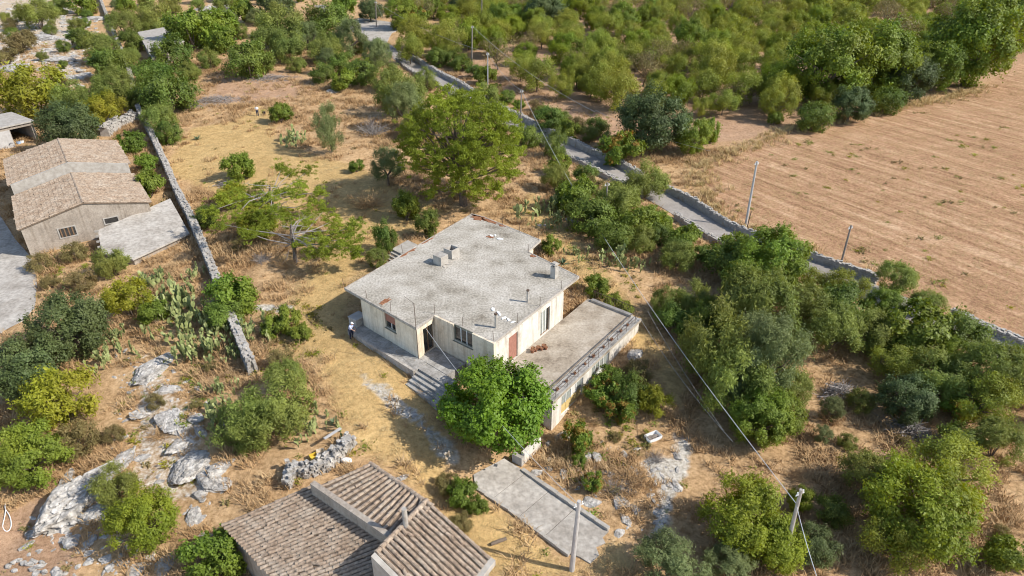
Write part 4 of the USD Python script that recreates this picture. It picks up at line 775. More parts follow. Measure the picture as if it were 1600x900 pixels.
p7 = pole((946,352), (949,285), .13, 'wood_grey', 'wooden pole rising out of the hedgerow behind the villa')
p8 = pole((1222,885), (1252,765), .14, 'mortar', 'leaning concrete pole among bright trees at the bottom right')
p9 = pole((588,42), (587,2), .15, 'wood_grey', 'wooden pole with a stay wire beside the road junction')
p10 = pole((752,55), (753,-6), .16, 'wood_grey', 'wooden pole cut by the top edge above the orchard')
p11 = pole((979,216), (980,194), .09, 'pole_concrete', 'short pale post in front of the big dark tree', cap=False)
p12 = pole((1166,360), (1174,330), .06, 'rust_iron', 'thin post beside the tall leaning pole', cap=False)
def wire(a, b, sag, label, r=.022, mat='wire', n=28):
    a, b = np.asarray(a, float), np.asarray(b, float); s = np.linspace(0, 1, n)[:, None]; p = a + (b - a) * s; p[:, 2] -= sag * 4 * (s[:, 0] * (1 - s[:, 0]))
    pth = MB().tube(p, r, 5).build('overhead_wire', mat); tag(pth, label, 'wire'); return p
wire(p4 - [0, 0, .1], p8 - [0, 0, 1.2], 2.4, 'thick pale cable sagging from the pole behind the pine to the bottom right pole', .022)
wire(p8 - [0, 0, 1.3], at(1290, 940, 3), .2, 'pale cable leaving the bottom right pole past the bottom edge', .02)
mid_ = at(1013, 490, 2.2)
wire(at(1000, 497, ZT + .9), at(1145, 690, -.5), .5, 'thin cable from the terrace rail corner down to the hedgerow', .010); wire(at(1012, 486, 1.6), at(1130, 672, -.3), .3, 'second thin cable beside the terrace rail corner', .008)
wire([*(W1 + (W2 - W1) * .45 + e1 * .1), 2.9], p1 - [0, 0, .3], .8, 'white service cable from the front door to the driveway pole', .016)
wire(p4 - [0, 0, .15], p6, .8, 'thin wire between the two poles beside the road', .016); wire(p6, p9, 1.2, 'thin wire along the upper road to the junction pole', .016); wire(p5 - [0, 0, .1], at(930, 175, 3.5), 1.2, 'thin wire from the tall wooden pole over the orchard', .018)
wire(at(930, 172, 4), at(1110, 236, 2.5), .6, 'thin wire crossing in front of the big dark tree', .016)
wire(p9 - [0, 0, .2], gat(607, 47), 0, 'taut stay wire of the pole at the junction', .018)

# ------------------------------------------------------------------ people
def person(base, face, label, shirt, trousers, cap, pose):
    """base: feet; face: heading angle; pose: dict of joint offsets"""
    p = thing('person', label, 'person', base); ca, sa = math.cos(face), math.sin(face)
    def T(v): return np.array([v[0] * ca - v[1] * sa, v[0] * sa + v[1] * ca, v[2]])      # x ahead, y left
    J = dict(pel=(0,0,.95), chest=(.02,0,1.30), neck=(.03,0,1.47), head=(.06,0,1.62), shl=(.0,.19,1.40), shr=(.0,-.19,1.40), ell=(.02,.25,1.13), elr=(.02,-.25,1.13), wrl=(.12,.24,.90), wrr=(.12,-.24,.90),
             hpl=(0,.10,.92), hpr=(0,-.10,.92), knl=(.03,.11,.50), knr=(.03,-.11,.50), anl=(0,.12,.09), anr=(0,-.12,.09), tol=(.17,.13,.04), tor=(.17,-.13,.04)); J.update(pose)
    def hullm(bones, length, taubin=6):
        o = None
        for a, ra, b, rb in bones:
            S = m3.Manifold.sphere(ra, 14).translate(tuple(T(a))); S2 = m3.Manifold.sphere(rb, 14).translate(tuple(T(b))); h = m3.Manifold.batch_hull([S, S2]); o = h if o is None else o + h
        o = o.refine_to_length(length); g = o.to_mesh(); tmm = trimesh.Trimesh(np.array(g.vert_properties)[:, :3], np.array(g.tri_verts)); trimesh.smoothing.filter_taubin(tmm, iterations=taubin); tmm.apply_translation(base); return tmm
    B = lambda a, ra, b, rb: (J[a] if isinstance(a, str) else a, ra, J[b] if isinstance(b, str) else b, rb)
    hd = np.array(J['head']); nk = np.array(J['neck'])
    body = [B('neck', .055, hd - [.02,0,.05], .06), B(hd + [-.015,0,.03], .095, hd + [.02,0,-.06], .07), B(hd + [.08,0,.0], .02, hd + [.10,0,-.025], .018), B(hd + [.0,.095,0], .022, hd + [-.01,.095,-.03], .016), B(hd + [.0,-.095,0], .022, hd + [-.01,-.095,-.03], .016),
            B('pel', .13, 'chest', .15), B('chest', .15, 'neck', .06)]
    for s in 'lr':
        y = 1 if s == 'l' else -1; w = np.array(J['wr' + s]); e = np.array(J['el' + s]); d = u2(w - e); side = u2(np.cross(d, [0, 0, 1]) + [1e-6, 0, 0]); pal = w + d * .08
        body += [B('sh' + s, .055, 'el' + s, .042), B('el' + s, .042, 'wr' + s, .028), B(w, .03, pal - side * .02, .022), B(w, .03, pal + side * .02, .022)]
        for k, L in enumerate((.065, .078, .072, .056)):
            a0 = pal + side * (.028 - .019 * k); a1 = a0 + d * L * .55; a2 = a1 + u2(d + np.array([.25, 0, -.35])) * L * .5; body += [B(a0, .0095, a1, .009), B(a1, .009, a2, .008)]
        t0 = w + d * .03 + side * .03; body += [B(t0, .012, t0 + side * .035 + d * .03, .010), B(t0 + side * .035 + d * .03, .010, t0 + side * .04 + d * .06, .009)]
        body += [B('hp' + s, .085, 'kn' + s, .058), B('kn' + s, .058, 'an' + s, .04), B('an' + s, .04, 'to' + s, .03), B('pel', .12, 'hp' + s, .09)]
    bm = MB().tm(hullm(body, .03)).build('body', 'skin', p, smooth=40)
    sh_ = [B('pel', .155, 'chest', .172), B('chest', .17, nk - [0, 0, .06], .09), B('chest', .14, 'shl', .085), B('chest', .14, 'shr', .085)]
    for s in 'lr': sh_ += [B('sh' + s, .082, np.array(J['sh' + s]) * .25 + np.array(J['el' + s]) * .75, .068)]
    MB().tm(hullm(sh_, .05)).build('shirt', shirt, bm, smooth=40)
    tr = [B('pel', .165, 'hpl', .12), B('pel', .165, 'hpr', .12)]
    for s in 'lr': tr += [B('hp' + s, .115, 'kn' + s, .08), B('kn' + s, .08, 'an' + s, .065)]
    MB().tm(hullm(tr, .05)).build('trousers', trousers, bm, smooth=40)
    for s in 'lr': MB().tm(hullm([B('an' + s, .055, 'to' + s, .042)], .04, 3)).build('shoe', 'black_cloth', bm, smooth=40)
    for y in (.032, -.032): e = T(hd + [.088, y, .02]) + base; MB().tm(trimesh.creation.icosphere(1, .011).apply_translation(e)).build('eye', 'hair', bm)
    MB().tm(hullm([B(hd + [.083, .02, -.07], .009, hd + [.083, -.02, -.07], .009)], .02, 1)).build('mouth', 'terracotta', bm)
    if cap: MB().tm(hullm([B(hd + [-.02,0,.065], .105, hd + [-.01,0,.07], .10), B(hd + [.08,.04,.06], .025, hd + [.17,.03,.05], .012), B(hd + [.08,-.04,.06], .025, hd + [.17,-.03,.05], .012), B(hd + [.10,.0,.06], .025, hd + [.18,0,.05], .012)], .04, 2)).build('cap', cap, bm, smooth=40)
    else: MB().tm(hullm([B(hd + [-.03,0,.05], .10, hd + [-.05,0,-.02], .085)], .04, 3)).build('hair', 'hair', bm, smooth=40)
    return p
pg = gat(403, 181); person(np.array([pg[0], pg[1], Gz(*pg[:2])]), math.radians(-80), 'person in a white shirt and dark trousers standing on the far lawn holding a controller', 'white_cloth', 'navy_cloth', None, dict(ell=(.06,.24,1.14), elr=(.06,-.24,1.14), wrl=(.30,.10,1.14), wrr=(.30,-.10,1.14)))
pg = gat(549, 529); person(np.array([pg[0], pg[1], Gz(*pg[:2])]), math.radians(-20), 'person in a white cap and pale shirt leaning beside the concrete cistern', 'pale_blue_cloth', 'navy_cloth', 'white_cloth', dict(chest=(.12,0,1.28), neck=(.2,0,1.43), head=(.27,0,1.56), shl=(.13,.19,1.36), shr=(.13,-.19,1.36), ell=(.26,.22,1.13), elr=(.3,-.24,1.15), wrl=(.42,.14,.98), wrr=(.5,-.2,1.05), knl=(.12,.12,.5), anl=(.08,.12,.09), tol=(.25,.13,.04)))
g = gat(413, 179); bg = thing('backpack', 'black backpack standing on the ground beside the person on the far lawn', 'bag', g)
bm_ = m3.Manifold.batch_hull([m3.Manifold.sphere(.1, 12).translate((x, y, z)) for x in (-.14, .14) for y in (-.06, .06) for z in (.1, .42)]); gmm = bm_.to_mesh(); MB().add(np.array(gmm.vert_properties)[:, :3] + [g[0], g[1], Gz(*g[:2])], np.array(gmm.tri_verts)).build('bag_body', 'black_cloth', bg, smooth=50)
MB().tube([np.array([g[0] + .25 * math.cos(a), g[1] - .12, Gz(*g[:2]) + .5 + .12 * math.sin(a)]) * 1.0 for a in np.linspace(0, np.pi, 8)], .015, 5).build('handle', 'black_cloth', bg)

# ------------------------------------------------------------------ small things lying about
def crate(x, y, s, rz, mat, label, name='crate', filled=False):
    g = gat(x, y); c = np.array([g[0], g[1], Gz(*g[:2]) + .02]); p = thing(name, label, 'crate', c); hx, hy, hz = s; ca, sa = math.cos(rz), math.sin(rz)
    R_ = lambda a, b: np.array([a * ca - b * sa, a * sa + b * ca, 0]); m = MB(); m.box(c + [0, 0, .02], (hx, hy, .04), rz); m.build('base', mat, p)
    for a, b, sx, sy in ((hx / 2, 0, .03, hy), (-hx / 2, 0, .03, hy), (0, hy / 2, hx - .04, .03), (0, -hy / 2, hx - .04, .03)):
        for k in range(3): MB().box(c + R_(a, b) + [0, 0, .07 + k * hz / 3], (sx, sy, hz / 3 * .72), rz).build('slat', mat, p)
    if filled:
        for k in range(4): MB().box(c + R_(-.3 + .2 * k, .05 * (k % 2)) + [0, 0, .12], (.18, .4, .1), rz + .3 * k).build('scrap', 'wood_grey', p)
crate(1020, 685, (1.15, .7, .3), .5, 'white_plastic', 'white tray of scraps on the dry ground below the garage bushes', 'tray', True)
crate(491, 715, (.55, .4, .3), .6, 'yellow_plastic', 'deep yellow crate on the rubble wall, left one of two'); crate(501, 708, (.5, .4, .26), .3, 'cream_plaster', 'pale yellow crate on the rubble wall, right one of two')
a, b = gat(511, 703), gat(536, 683); tag(MB().obox(a, b, inw(a[:2], b[:2]), .22, max(a[2], b[2]) + .75, max(a[2], b[2]) + .81).build('plank', 'pole_concrete'), 'pale plank leaning across the end of the rubble wall', 'plank')
g = gat(541, 721); tag(MB().add(*[rocks_mesh(np.random.default_rng(4), .33, .9, 2, .3, 77)[0] + [g[0], g[1], Gz(*g[:2]) + .15], rocks_mesh(np.random.default_rng(4), .33, .9, 2, .3, 77)[1]]).build('sack', 'white_plastic'), 'white crumpled sack beside the rubble wall', 'sack')
a, b = gat(767, 853), gat(791, 844); tag(MB().tube([a + [0, 0, .14], (a + b) / 2 + [0, 0, .17], b + [0, 0, .15]], [.10, .13, .11], 9).build('log', 'bark'), 'short dark log lying on the dry grass near the farmhouse eave', 'log')
g = gat(10, 822); hp = [gat(x, y) + [0, 0, .06] for x, y in ((8,792),(9,800),(7,812),(5,824),(10,831),(16,828),(18,818),(15,806),(10,798),(9,788))]
from scipy.interpolate import CubicSpline
tt = np.arange(len(hp)); cs = CubicSpline(tt, np.array(hp)); tag(MB().tube(cs(np.linspace(0, len(hp) - 1, 60)), .03, 6).build('hose', 'white_plastic'), 'white hose looped on the bottom left yard', 'hose')
def brush(x, y, wpx, hm_, n, label, seed, ang=0.0, asp=.5, name='brush_pile'):
    g = gat(x, y); L = wpx * depth(g) / FOC; r = np.random.default_rng(seed); m = MB()
    for _ in range(n):
        a = r.normal(0, .23); b = r.normal(0, .23) * asp; ca, sa = math.cos(ang), math.sin(ang); X, Y = (a * ca - b * sa) * L, (a * sa + b * ca) * L; h = hm_ * max(0, 1 - 2.6 * (a * a + (b / asp) ** 2) ** .5) * r.uniform(.1, 1)
        q = np.array([g[0] + X, g[1] + Y, 0]); q[2] = Gz(q[0], q[1]) + .05 + h; d = r.normal(0, 1, 3) * [1, 1, .28]; d = u2(d); ln_ = r.uniform(.5, 1.9); k = r.normal(0, .15, 3)
        m.tube([q - d * ln_ / 2, q + k * ln_ * .3, q + d * ln_ / 2], [.03, .022, .008], 3, False)
    tag(m.build(name, 'dead_wood'), label, 'brush pile', kind='stuff')
brush(335, 160, 110, 1.3, 620, 'large grey heap of dead branches left of the far lawn', 1, .35, .55); brush(425, 124, 80, 1.0, 380, 'low grey heap of dead twigs behind the far lawn', 2, .1, .5); brush(300, 168, 40, .6, 140, 'small grey twig heap beside the larger branch heap', 3)
brush(1425, 675, 75, .9, 380, 'grey heap of dead branches in front of the right hedgerow', 4, -.7, .4); brush(1310, 615, 60, 1.0, 200, 'tangle of dead branches under the hedgerow above the dry slope', 5, .4); brush(1120, 405, 40, .8, 120, 'small pile of dead twigs beside the rounded bush', 6)
brush(355, 290, 38, .6, 120, 'small grey pile of sticks left of the sparse pine', 7)

# ------------------------------------------------------------------ vegetation
def leaves(P, N, size, aspect, r, fold=.25, up=None):
    """many small folded leaf faces at the points P facing roughly N"""
    n = len(P); N = N / (np.linalg.norm(N, axis=1, keepdims=True) + 1e-9)
    t = np.cross(N, r.normal(0, 1, (n, 3))) if up is None else up; t = t / (np.linalg.norm(t, axis=1, keepdims=True) + 1e-9); b = np.cross(N, t); b /= np.linalg.norm(b, axis=1, keepdims=True) + 1e-9
    L = (size * np.exp(r.normal(0, .28, n)))[:, None]; w = L / aspect
    v = np.stack([P - t * L * .5, P + b * w * .5 + N * L * fold * .25, P + t * L * .5, P - b * w * .5 + N * L * fold * .25], 1).reshape(-1, 3)
    k = np.arange(n)[:, None] * 4; f = np.concatenate([k + [0, 1, 2], k + [0, 2, 3]]); return v, f
def crown_pts(r, W, H, z0, nlobes, nleaf, lobe=(.26, .40), subs=26, spread=.24, base=.1, low=.40):
    """lobes filling a rounded crown of width W and height H from z0; returns points, outward normals, lobe centres"""
    C, Rr = [], []
    for _ in range(nlobes * 12):
        d = r.normal(0, 1, 3); d[2] = abs(d[2]) if r.random() > low else -abs(d[2]) * .9; d = u2(d); q = r.uniform(.62, .86) if len(C) > nlobes * .15 else r.uniform(0, .45)
        rad = W / 2 * r.uniform(*lobe); c = d * q * [W / 2, W / 2, H / 2]
        if all(np.linalg.norm(c - o) > .62 * rad for o in C): C.append(c); Rr.append(rad)
        if len(C) >= nlobes: break
    C, Rr = np.array(C), np.array(Rr); P, N = [], []; per = nleaf * Rr ** 2 / (Rr ** 2).sum(); asp = np.array([1, 1, min(1.15, .55 + .5 * H / W)])
    for c, rad, k in zip(C, Rr, per):
        k = int(k); s = subs; d = r.normal(0, 1, (s, 3)) + u2(c + [1e-6, 0, .2 * rad]) * .75 + [0, 0, .2]; d /= np.linalg.norm(d, axis=1, keepdims=True); sc = c + d * rad * r.uniform(.55, 1.0, (s, 1)) * asp
        j = r.integers(0, s, k); p = sc[j] + r.normal(0, rad * spread, (k, 3)) * asp; o = p - c; o /= np.linalg.norm(o, axis=1, keepdims=True) + 1e-9; w = p / [W / 2, W / 2, H / 2]; w /= np.linalg.norm(w, axis=1, keepdims=True) + 1e-9; P.append(p); N.append(o * .7 + w * .6)
    for c, rad in zip(C, Rr):                       # ragged sprays standing out of each lobe
        for _ in range(5):
            d = u2(r.normal(0, 1, 3) + u2(c + [1e-6, 0, .1]) * 1.3 + [0, 0, .5]); n = int(max(6, nleaf / nlobes * .022)); t = r.uniform(.75, 1.75, n)[:, None]; p = c + d * rad * t * asp + r.normal(0, .07 * rad, (n, 3)); P.append(p); N.append(np.repeat(d[None], n, 0) * .5 + r.normal(0, .5, (n, 3)))
    P, N = np.vstack(P), np.vstack(N); C = C + [0, 0, z0 + H / 2]; P = P + [0, 0, z0 + H / 2]; keep = P[:, 2] > z0 * .6 + base * H * r.random(len(P)) + .02; return P[keep], N[keep], C, Rr
def limbs(m, r, base_h, C, r0, n, lean=(0, 0), top=None):
    top = top if top is not None else base_h; fork = np.array([lean[0], lean[1], top]); m.tube([[0, 0, -.3], [lean[0] * .3, lean[1] * .3, top * .45], fork], [r0 * 1.25, r0, r0 * .8], 8)
    for c in C[np.argsort(-np.linalg.norm(C[:, :2], axis=1))][:n]:
        mid = fork + (c - fork) * .5 + r.normal(0, .12, 3) * np.linalg.norm(c - fork); m.tube([fork, mid, c], [r0 * .55, r0 * .35, r0 * .12], 5, False)
PROT = {}
def make_plant(kind, k, W, H, z0, mat, nl, nleaf, size, aspect, upb=.5, jit=.7, trunk=None, names=('trunk', 'crown'), seed=0, accent=None, **kw):
    r = np.random.default_rng(1000 + seed * 17 + k); cls = proto(kind); P, N, C, Rr = crown_pts(r, W, H - z0, z0, nl, nleaf, **kw)
    m = MB(); 
    if trunk: limbs(m, r, z0, C, trunk[0], trunk[1], r.normal(0, .12, 2) * z0, top=trunk[2] if len(trunk) > 2 else max(.25 * H, z0 * .8))
    else:
        for c in C[:7]: m.tube([[0, 0, -.2], c * [.4, .4, .45], c], [.05, .035, .015], 4, False)
    NN = N + [0, 0, upb] + r.normal(0, jit, N.shape); v, f = leaves(P, NN, size, aspect, r)
    m.build(names[0], 'bark', cls)
    if accent:
        a = r.random(len(P)) < accent[1]; pl = meshkit.noise(P / (W * .18) + k, 7) > .6; a &= pl; fa = np.repeat(a, 1); kk = np.concatenate([a, a]); MB().add(v, f[~kk]).build(names[1], mat, cls)
        if kk.any(): MB().add(v, f[kk]).build('yellowed_leaves', accent[0], cls)
    else: MB().add(v, f).build(names[1], mat, cls)
    PROT.setdefault(kind, []).append((cls, W, H)); return cls
sh = ('stem', 'foliage')
for k in range(3): make_plant('lentisk', k, 3.2, 2.5, .02, 'leaf_lentisk', 26, 8500, .125, 1.7, .35, .5, names=sh, seed=1, base=.0, lobe=(.22,.38))
for k in range(3): make_plant('wild', k, 3.8, 3.2, .02, 'leaf_wild', 32, 11500, .165, 3.4, .35, .7, names=sh, seed=2, base=.0, lobe=(.18,.34))
for k in range(3): make_plant('green', k, 3.0, 2.5, .02, 'leaf_green', 24, 8000, .15, 1.6, .4, .55, names=sh, seed=3, base=.0, spread=.27, lobe=(.18,.34))
for k in range(2): make_plant('bright', k, 3.2, 2.5, .02, 'leaf_bright', 26, 8500, .14, 2.4, .35, .65, names=sh, seed=4, base=.0, lobe=(.18,.34))
for k in range(2): make_plant('dusty', k, 2.4, 1.6, .02, 'leaf_dusty', 18, 6000, .12, 2.8, .3, .8, names=sh, seed=5, base=.0, spread=.34, lobe=(.18,.36))
for k in range(2): make_plant('mixed', k, 2.9, 2.4, .02, 'leaf_green', 22, 8500, .15, 1.7, .4, .6, names=sh, seed=6, base=.0, accent=('leaf_autumn', .9), spread=.28, lobe=(.18,.34))
for k in range(3): make_plant('carob', k, 7.0, 5.8, .1, 'leaf_carob', 60, 24000, .175, 1.7, .4, .5, (.22, 8, 1.6), seed=7, lobe=(.15,.27), base=.0)
for k in range(3): make_plant('olive', k, 5.0, 5.0, .4, 'leaf_olive', 40, 16000, .175, 3.6, .3, .7, (.16, 9, 1.4), seed=8, lobe=(.16,.30), base=.03)
for k in range(4): make_plant('almond', k, 7.5, 6.2, .6, 'leaf_almond', 40, 10500, .21, 2.0, .4, .7, (.13, 20, 1.8), seed=9, lobe=(.13,.25), base=.05, spread=.46)
for k in range(3): make_plant('leafy', k, 8.0, 7.2, .1, 'leaf_green', 64, 23000, .215, 1.8, .4, .55, (.2, 10, 1.8), seed=10, lobe=(.14,.25), base=.0)
for k in range(2): make_plant('lime', k, 8.0, 6.8, .1, 'leaf_lime', 64, 22000, .215, 2.0, .4, .6, (.2, 10, 1.8), seed=13, lobe=(.14,.25), base=.0, spread=.27)
make_plant('fig', 0, 8.6, 7.4, .35, 'leaf_fig', 80, 34000, .195, 1.4, .4, .45, (.26, 14), seed=11, lobe=(.13,.22), base=.02)
for k in range(2): make_plant('bare', k, 5.0, 4.6, .9, 'leaf_dusty', 15, 1500, .18, 2.2, .5, .8, (.11, 15), seed=12, lobe=(.2, .34), base=.05, spread=.45)
def twiggy(kind, n, W, H, mat, seed, r0=.02):
    for k in range(2):
        r = np.random.default_rng(seed + k); cls = proto(kind); m = MB()
        for _ in range(n):
            d = u2(r.normal(0, 1, 3) * [1, 1, .2] + [0, 0, .9]); L = H * r.uniform(.6, 1.15); b = np.array([*r.normal(0, W * .12, 2), 0]); e = b + d * L * [W / H * .75, W / H * .75, 1]; md = (b + e) / 2 + r.normal(0, .1, 3); m.tube([b, md, e], [r0, r0 * .7, r0 * .3], 3, False)
            for _ in range(3): s = b + (e - b) * r.uniform(.4, .9); m.tube([s, s + u2(r.normal(0, 1, 3) + d) * L * .3], [r0 * .5, r0 * .2], 3, False)
        m.build('stem', mat, cls); PROT.setdefault(kind, []).append((cls, W, H))
twiggy('dry', 90, 2.0, 1.2, 'dry_blade', 40, .02); twiggy('twig', 70, 2.2, 1.6, 'dead_wood', 50, .022)
# aleppo pine: needle puffs carried on spreading limbs
def needles(P, r, n, rad, L, flatz=.85):
    k = len(P) * n; c = np.repeat(P, n, 0); d = r.normal(0, 1, (k, 3)); d[:, 2] = np.abs(d[:, 2]) * .9 - .1; d /= np.linalg.norm(d, axis=1, keepdims=True)
    p = c + d * rad * r.uniform(.3, 1.0, (k, 1)) * [1, 1, flatz]; N = d * .8 + [0, 0, .35] + r.normal(0, .45, (k, 3)); return leaves(p, N, L, 3.6, r, .1, up=d + r.normal(0, .6, d.shape))
def pine(kind, W, H, z0, puffs, seed):
    r = np.random.default_rng(seed); cls = proto(kind); C = []
    for _ in range(puffs * 40):
        d = r.normal(0, 1, 3); d[2] = abs(d[2]) if r.random() > .34 else -abs(d[2]) * .75; d = u2(d); q = r.uniform(.70, .95) if len(C) > puffs * .12 else r.uniform(.2, .6)
        c = d * q * [W / 2, W / 2, (H - z0) * .5] + [0, 0, z0 + (H - z0) * .5]
        if all(np.linalg.norm((c - o)) > W * .055 for o in C): C.append(c)
        if len(C) >= puffs: break
    C = np.array(C); sub = []
    for c in C:
        for _ in range(13): sub.append(c + r.normal(0, W * .034, 3) * [1, 1, .7])
    v, f = needles(np.array(sub), r, 44, W * .027, .17 * W / 11); m = MB()
    lean = np.array([.4, .2]) * W / 11; m.tube([[0, 0, -.3], [.2, .1, H * .25], [*lean, H * .5], [*(lean * 1.3), H * .75]], np.array([.36, .3, .22, .1]) * W / 11, 10)
    for c in C[::2]:
        hz = r.uniform(.22, .62) * H; hz = min(hz, c[2] - .1); b = np.array([lean[0] * hz / H * 1.6, lean[1] * hz / H * 1.6, hz]); md = b + (c - b) * .55 + [0, 0, -.2]; m.tube([b, md, c], np.array([.10, .06, .02]) * W / 11, 5, False)
    m.build('trunk', 'bark', cls); MB().add(v, f).build('crown', 'leaf_pine', cls); PROT.setdefault(kind, []).append((cls, W, H))
pine('pine', 11.3, 9.0, .35, 190, 5)
pine('sapling', 3.0, 4.6, .2, 40, 6)
# prickly pears: every pad a part
def pad_mesh(r, s):
    a = np.linspace(0, 2 * np.pi, 10, endpoint=False); x = np.cos(a) * .36 * s * (1 + .12 * np.sin(a)); z = (np.sin(a) * .5 + .5) * s; v = [[xx, 0, zz] for xx, zz in zip(x, z)] + [[0, .055 * s, .52 * s], [0, -.055 * s, .52 * s]]
    f = [];
    for i in range(10): j = (i + 1) % 10; f += [[i, j, 11], [j, i, 10]]
    return np.array(v), np.array(f)
def cactus(k, n, seed, spread):
    r = np.random.default_rng(seed); cls = proto('prickly_pear'); todo = []; made = 0
    for _ in range(max(4, n // 8)): todo.append((np.array([*r.normal(0, spread, 2), -.05]), r.uniform(0, 6.28), r.normal(0, .3), r.uniform(.36, .5), 0))
    while todo and made < n:
        o, yaw, tl, s, lev = todo.pop(0); v, f = pad_mesh(r, s); v = v + r.normal(0, .006, v.shape); roll = r.normal(0, .3); c, q = math.cos(tl), math.sin(tl); v = v @ np.array([[math.cos(roll), 0, -math.sin(roll)], [0, 1, 0], [math.sin(roll), 0, math.cos(roll)]])
        v = v @ np.array([[1, 0, 0], [0, c, q], [0, -q, c]]); ca, sa = math.cos(yaw), math.sin(yaw); v = v @ np.array([[ca, sa, 0], [-sa, ca, 0], [0, 0, 1]]) + o; MB().add(v, f).build('pad', 'cactus_pad', cls); made += 1
        for _ in range(r.integers(1, 4) if lev < 5 else 0): i = r.integers(1, 5); todo.append((v[i] * .92 + (o + (v[2] - o) * .9) * .08, yaw + r.normal(0, .7), np.clip(tl + r.normal(0, .45), -1, 1), s * r.uniform(.78, 1.0), lev + 1))
    PROT.setdefault('prickly_pear', []).append((cls, 2.0 + 1.9 * spread, 1.9 + spread * .4))
cactus(0, 130, 3, .85); cactus(1, 170, 4, 1.1); cactus(2, 90, 6, .6)
def agave(seed):
    r = np.random.default_rng(seed); cls = proto('agave')
    for k in range(26):
        a = k * 2.4 + r.normal(0, .1); e = r.uniform(.35, 1.25); L = r.uniform(.7, 1.0); ts = np.linspace(0, 1, 4); pr = np.stack([np.cos(e) * ts * L, np.sin(e) * ts * L - .18 * ts ** 2 * L], 1); w = np.array([.05, .07, .05, .004]); side = np.array([-math.sin(a), math.cos(a), 0]); v = []
        for (rr, zz), ww in zip(pr, w): c = np.array([math.cos(a) * rr, math.sin(a) * rr, zz]); v += [c + side * ww, c - side * ww, c - [0, 0, .015]]
        f = [];
        for i in range(3):
            for q in range(3): q2 = (q + 1) % 3; f += [[i*3+q, i*3+q2, i*3+3+q2], [i*3+q, i*3+3+q2, i*3+3+q]]
        MB().add(v, f).build('leaf', 'agave_leaf', cls)
    PROT.setdefault('agave', []).append((cls, 1.8, 1.1))
agave(1)

KIND = {'lentisk': ('lentisk_shrub', 'shrub', .72), 'wild': ('wild_olive_bush', 'bush', .80), 'green': ('green_bush', 'bush', .78), 'bright': ('yellow_green_bush', 'bush', .75), 'dusty': ('scrub_bush', 'bush', .62), 'mixed': ('mixed_leaf_bush', 'bush', .8),
        'carob': ('carob_tree', 'tree', .80), 'olive': ('olive_tree', 'tree', 1.02), 'almond': ('orchard_tree', 'tree', .84), 'leafy': ('leafy_tree', 'tree', .86), 'lime': ('leafy_tree', 'tree', .84), 'fig': ('fig_tree', 'tree', .77), 'bare': ('thin_tree', 'tree', .93),
        'pine': ('pine_tree', 'tree', .84), 'sapling': ('pine_sapling', 'tree', 1.5), 'dry': ('dry_shrub', 'shrub', .6), 'twig': ('dead_shrub', 'shrub', .75), 'prickly_pear': ('prickly_pear', 'cactus', .8), 'agave': ('agave', 'plant', .6)}
VR = np.random.default_rng(77)
def plant(kind, x, y, w, label, hr=None, group=None, g=None, k=None):
    """a plant whose crown appears about the pixel (x, y), w pixels wide"""
    name, cat, h0 = KIND[kind]; hr = hr or h0
    if g is None:
        g = gat(x, y)
        for _ in range(4): Wd = w * depth(g + [0, 0, .3]) / FOC; g = gat(x, y, Wd * hr * .46)
    else: Wd = w
    cls, W0, H0 = PROT[kind][k if k is not None else VR.integers(0, len(PROT[kind]))]
    s = Wd / W0 * .93; sz = Wd * hr / H0; a, b = VR.uniform(.93, 1.07, 2)
    return copy_of(cls, name, label, cat, (g[0], g[1], Gz(g[0], g[1]) - .05), VR.uniform(0, 6.28), (s * a, s * b, sz), group)
Q = 'lentisk wild green bright dusty mixed carob olive almond leafy'.split()
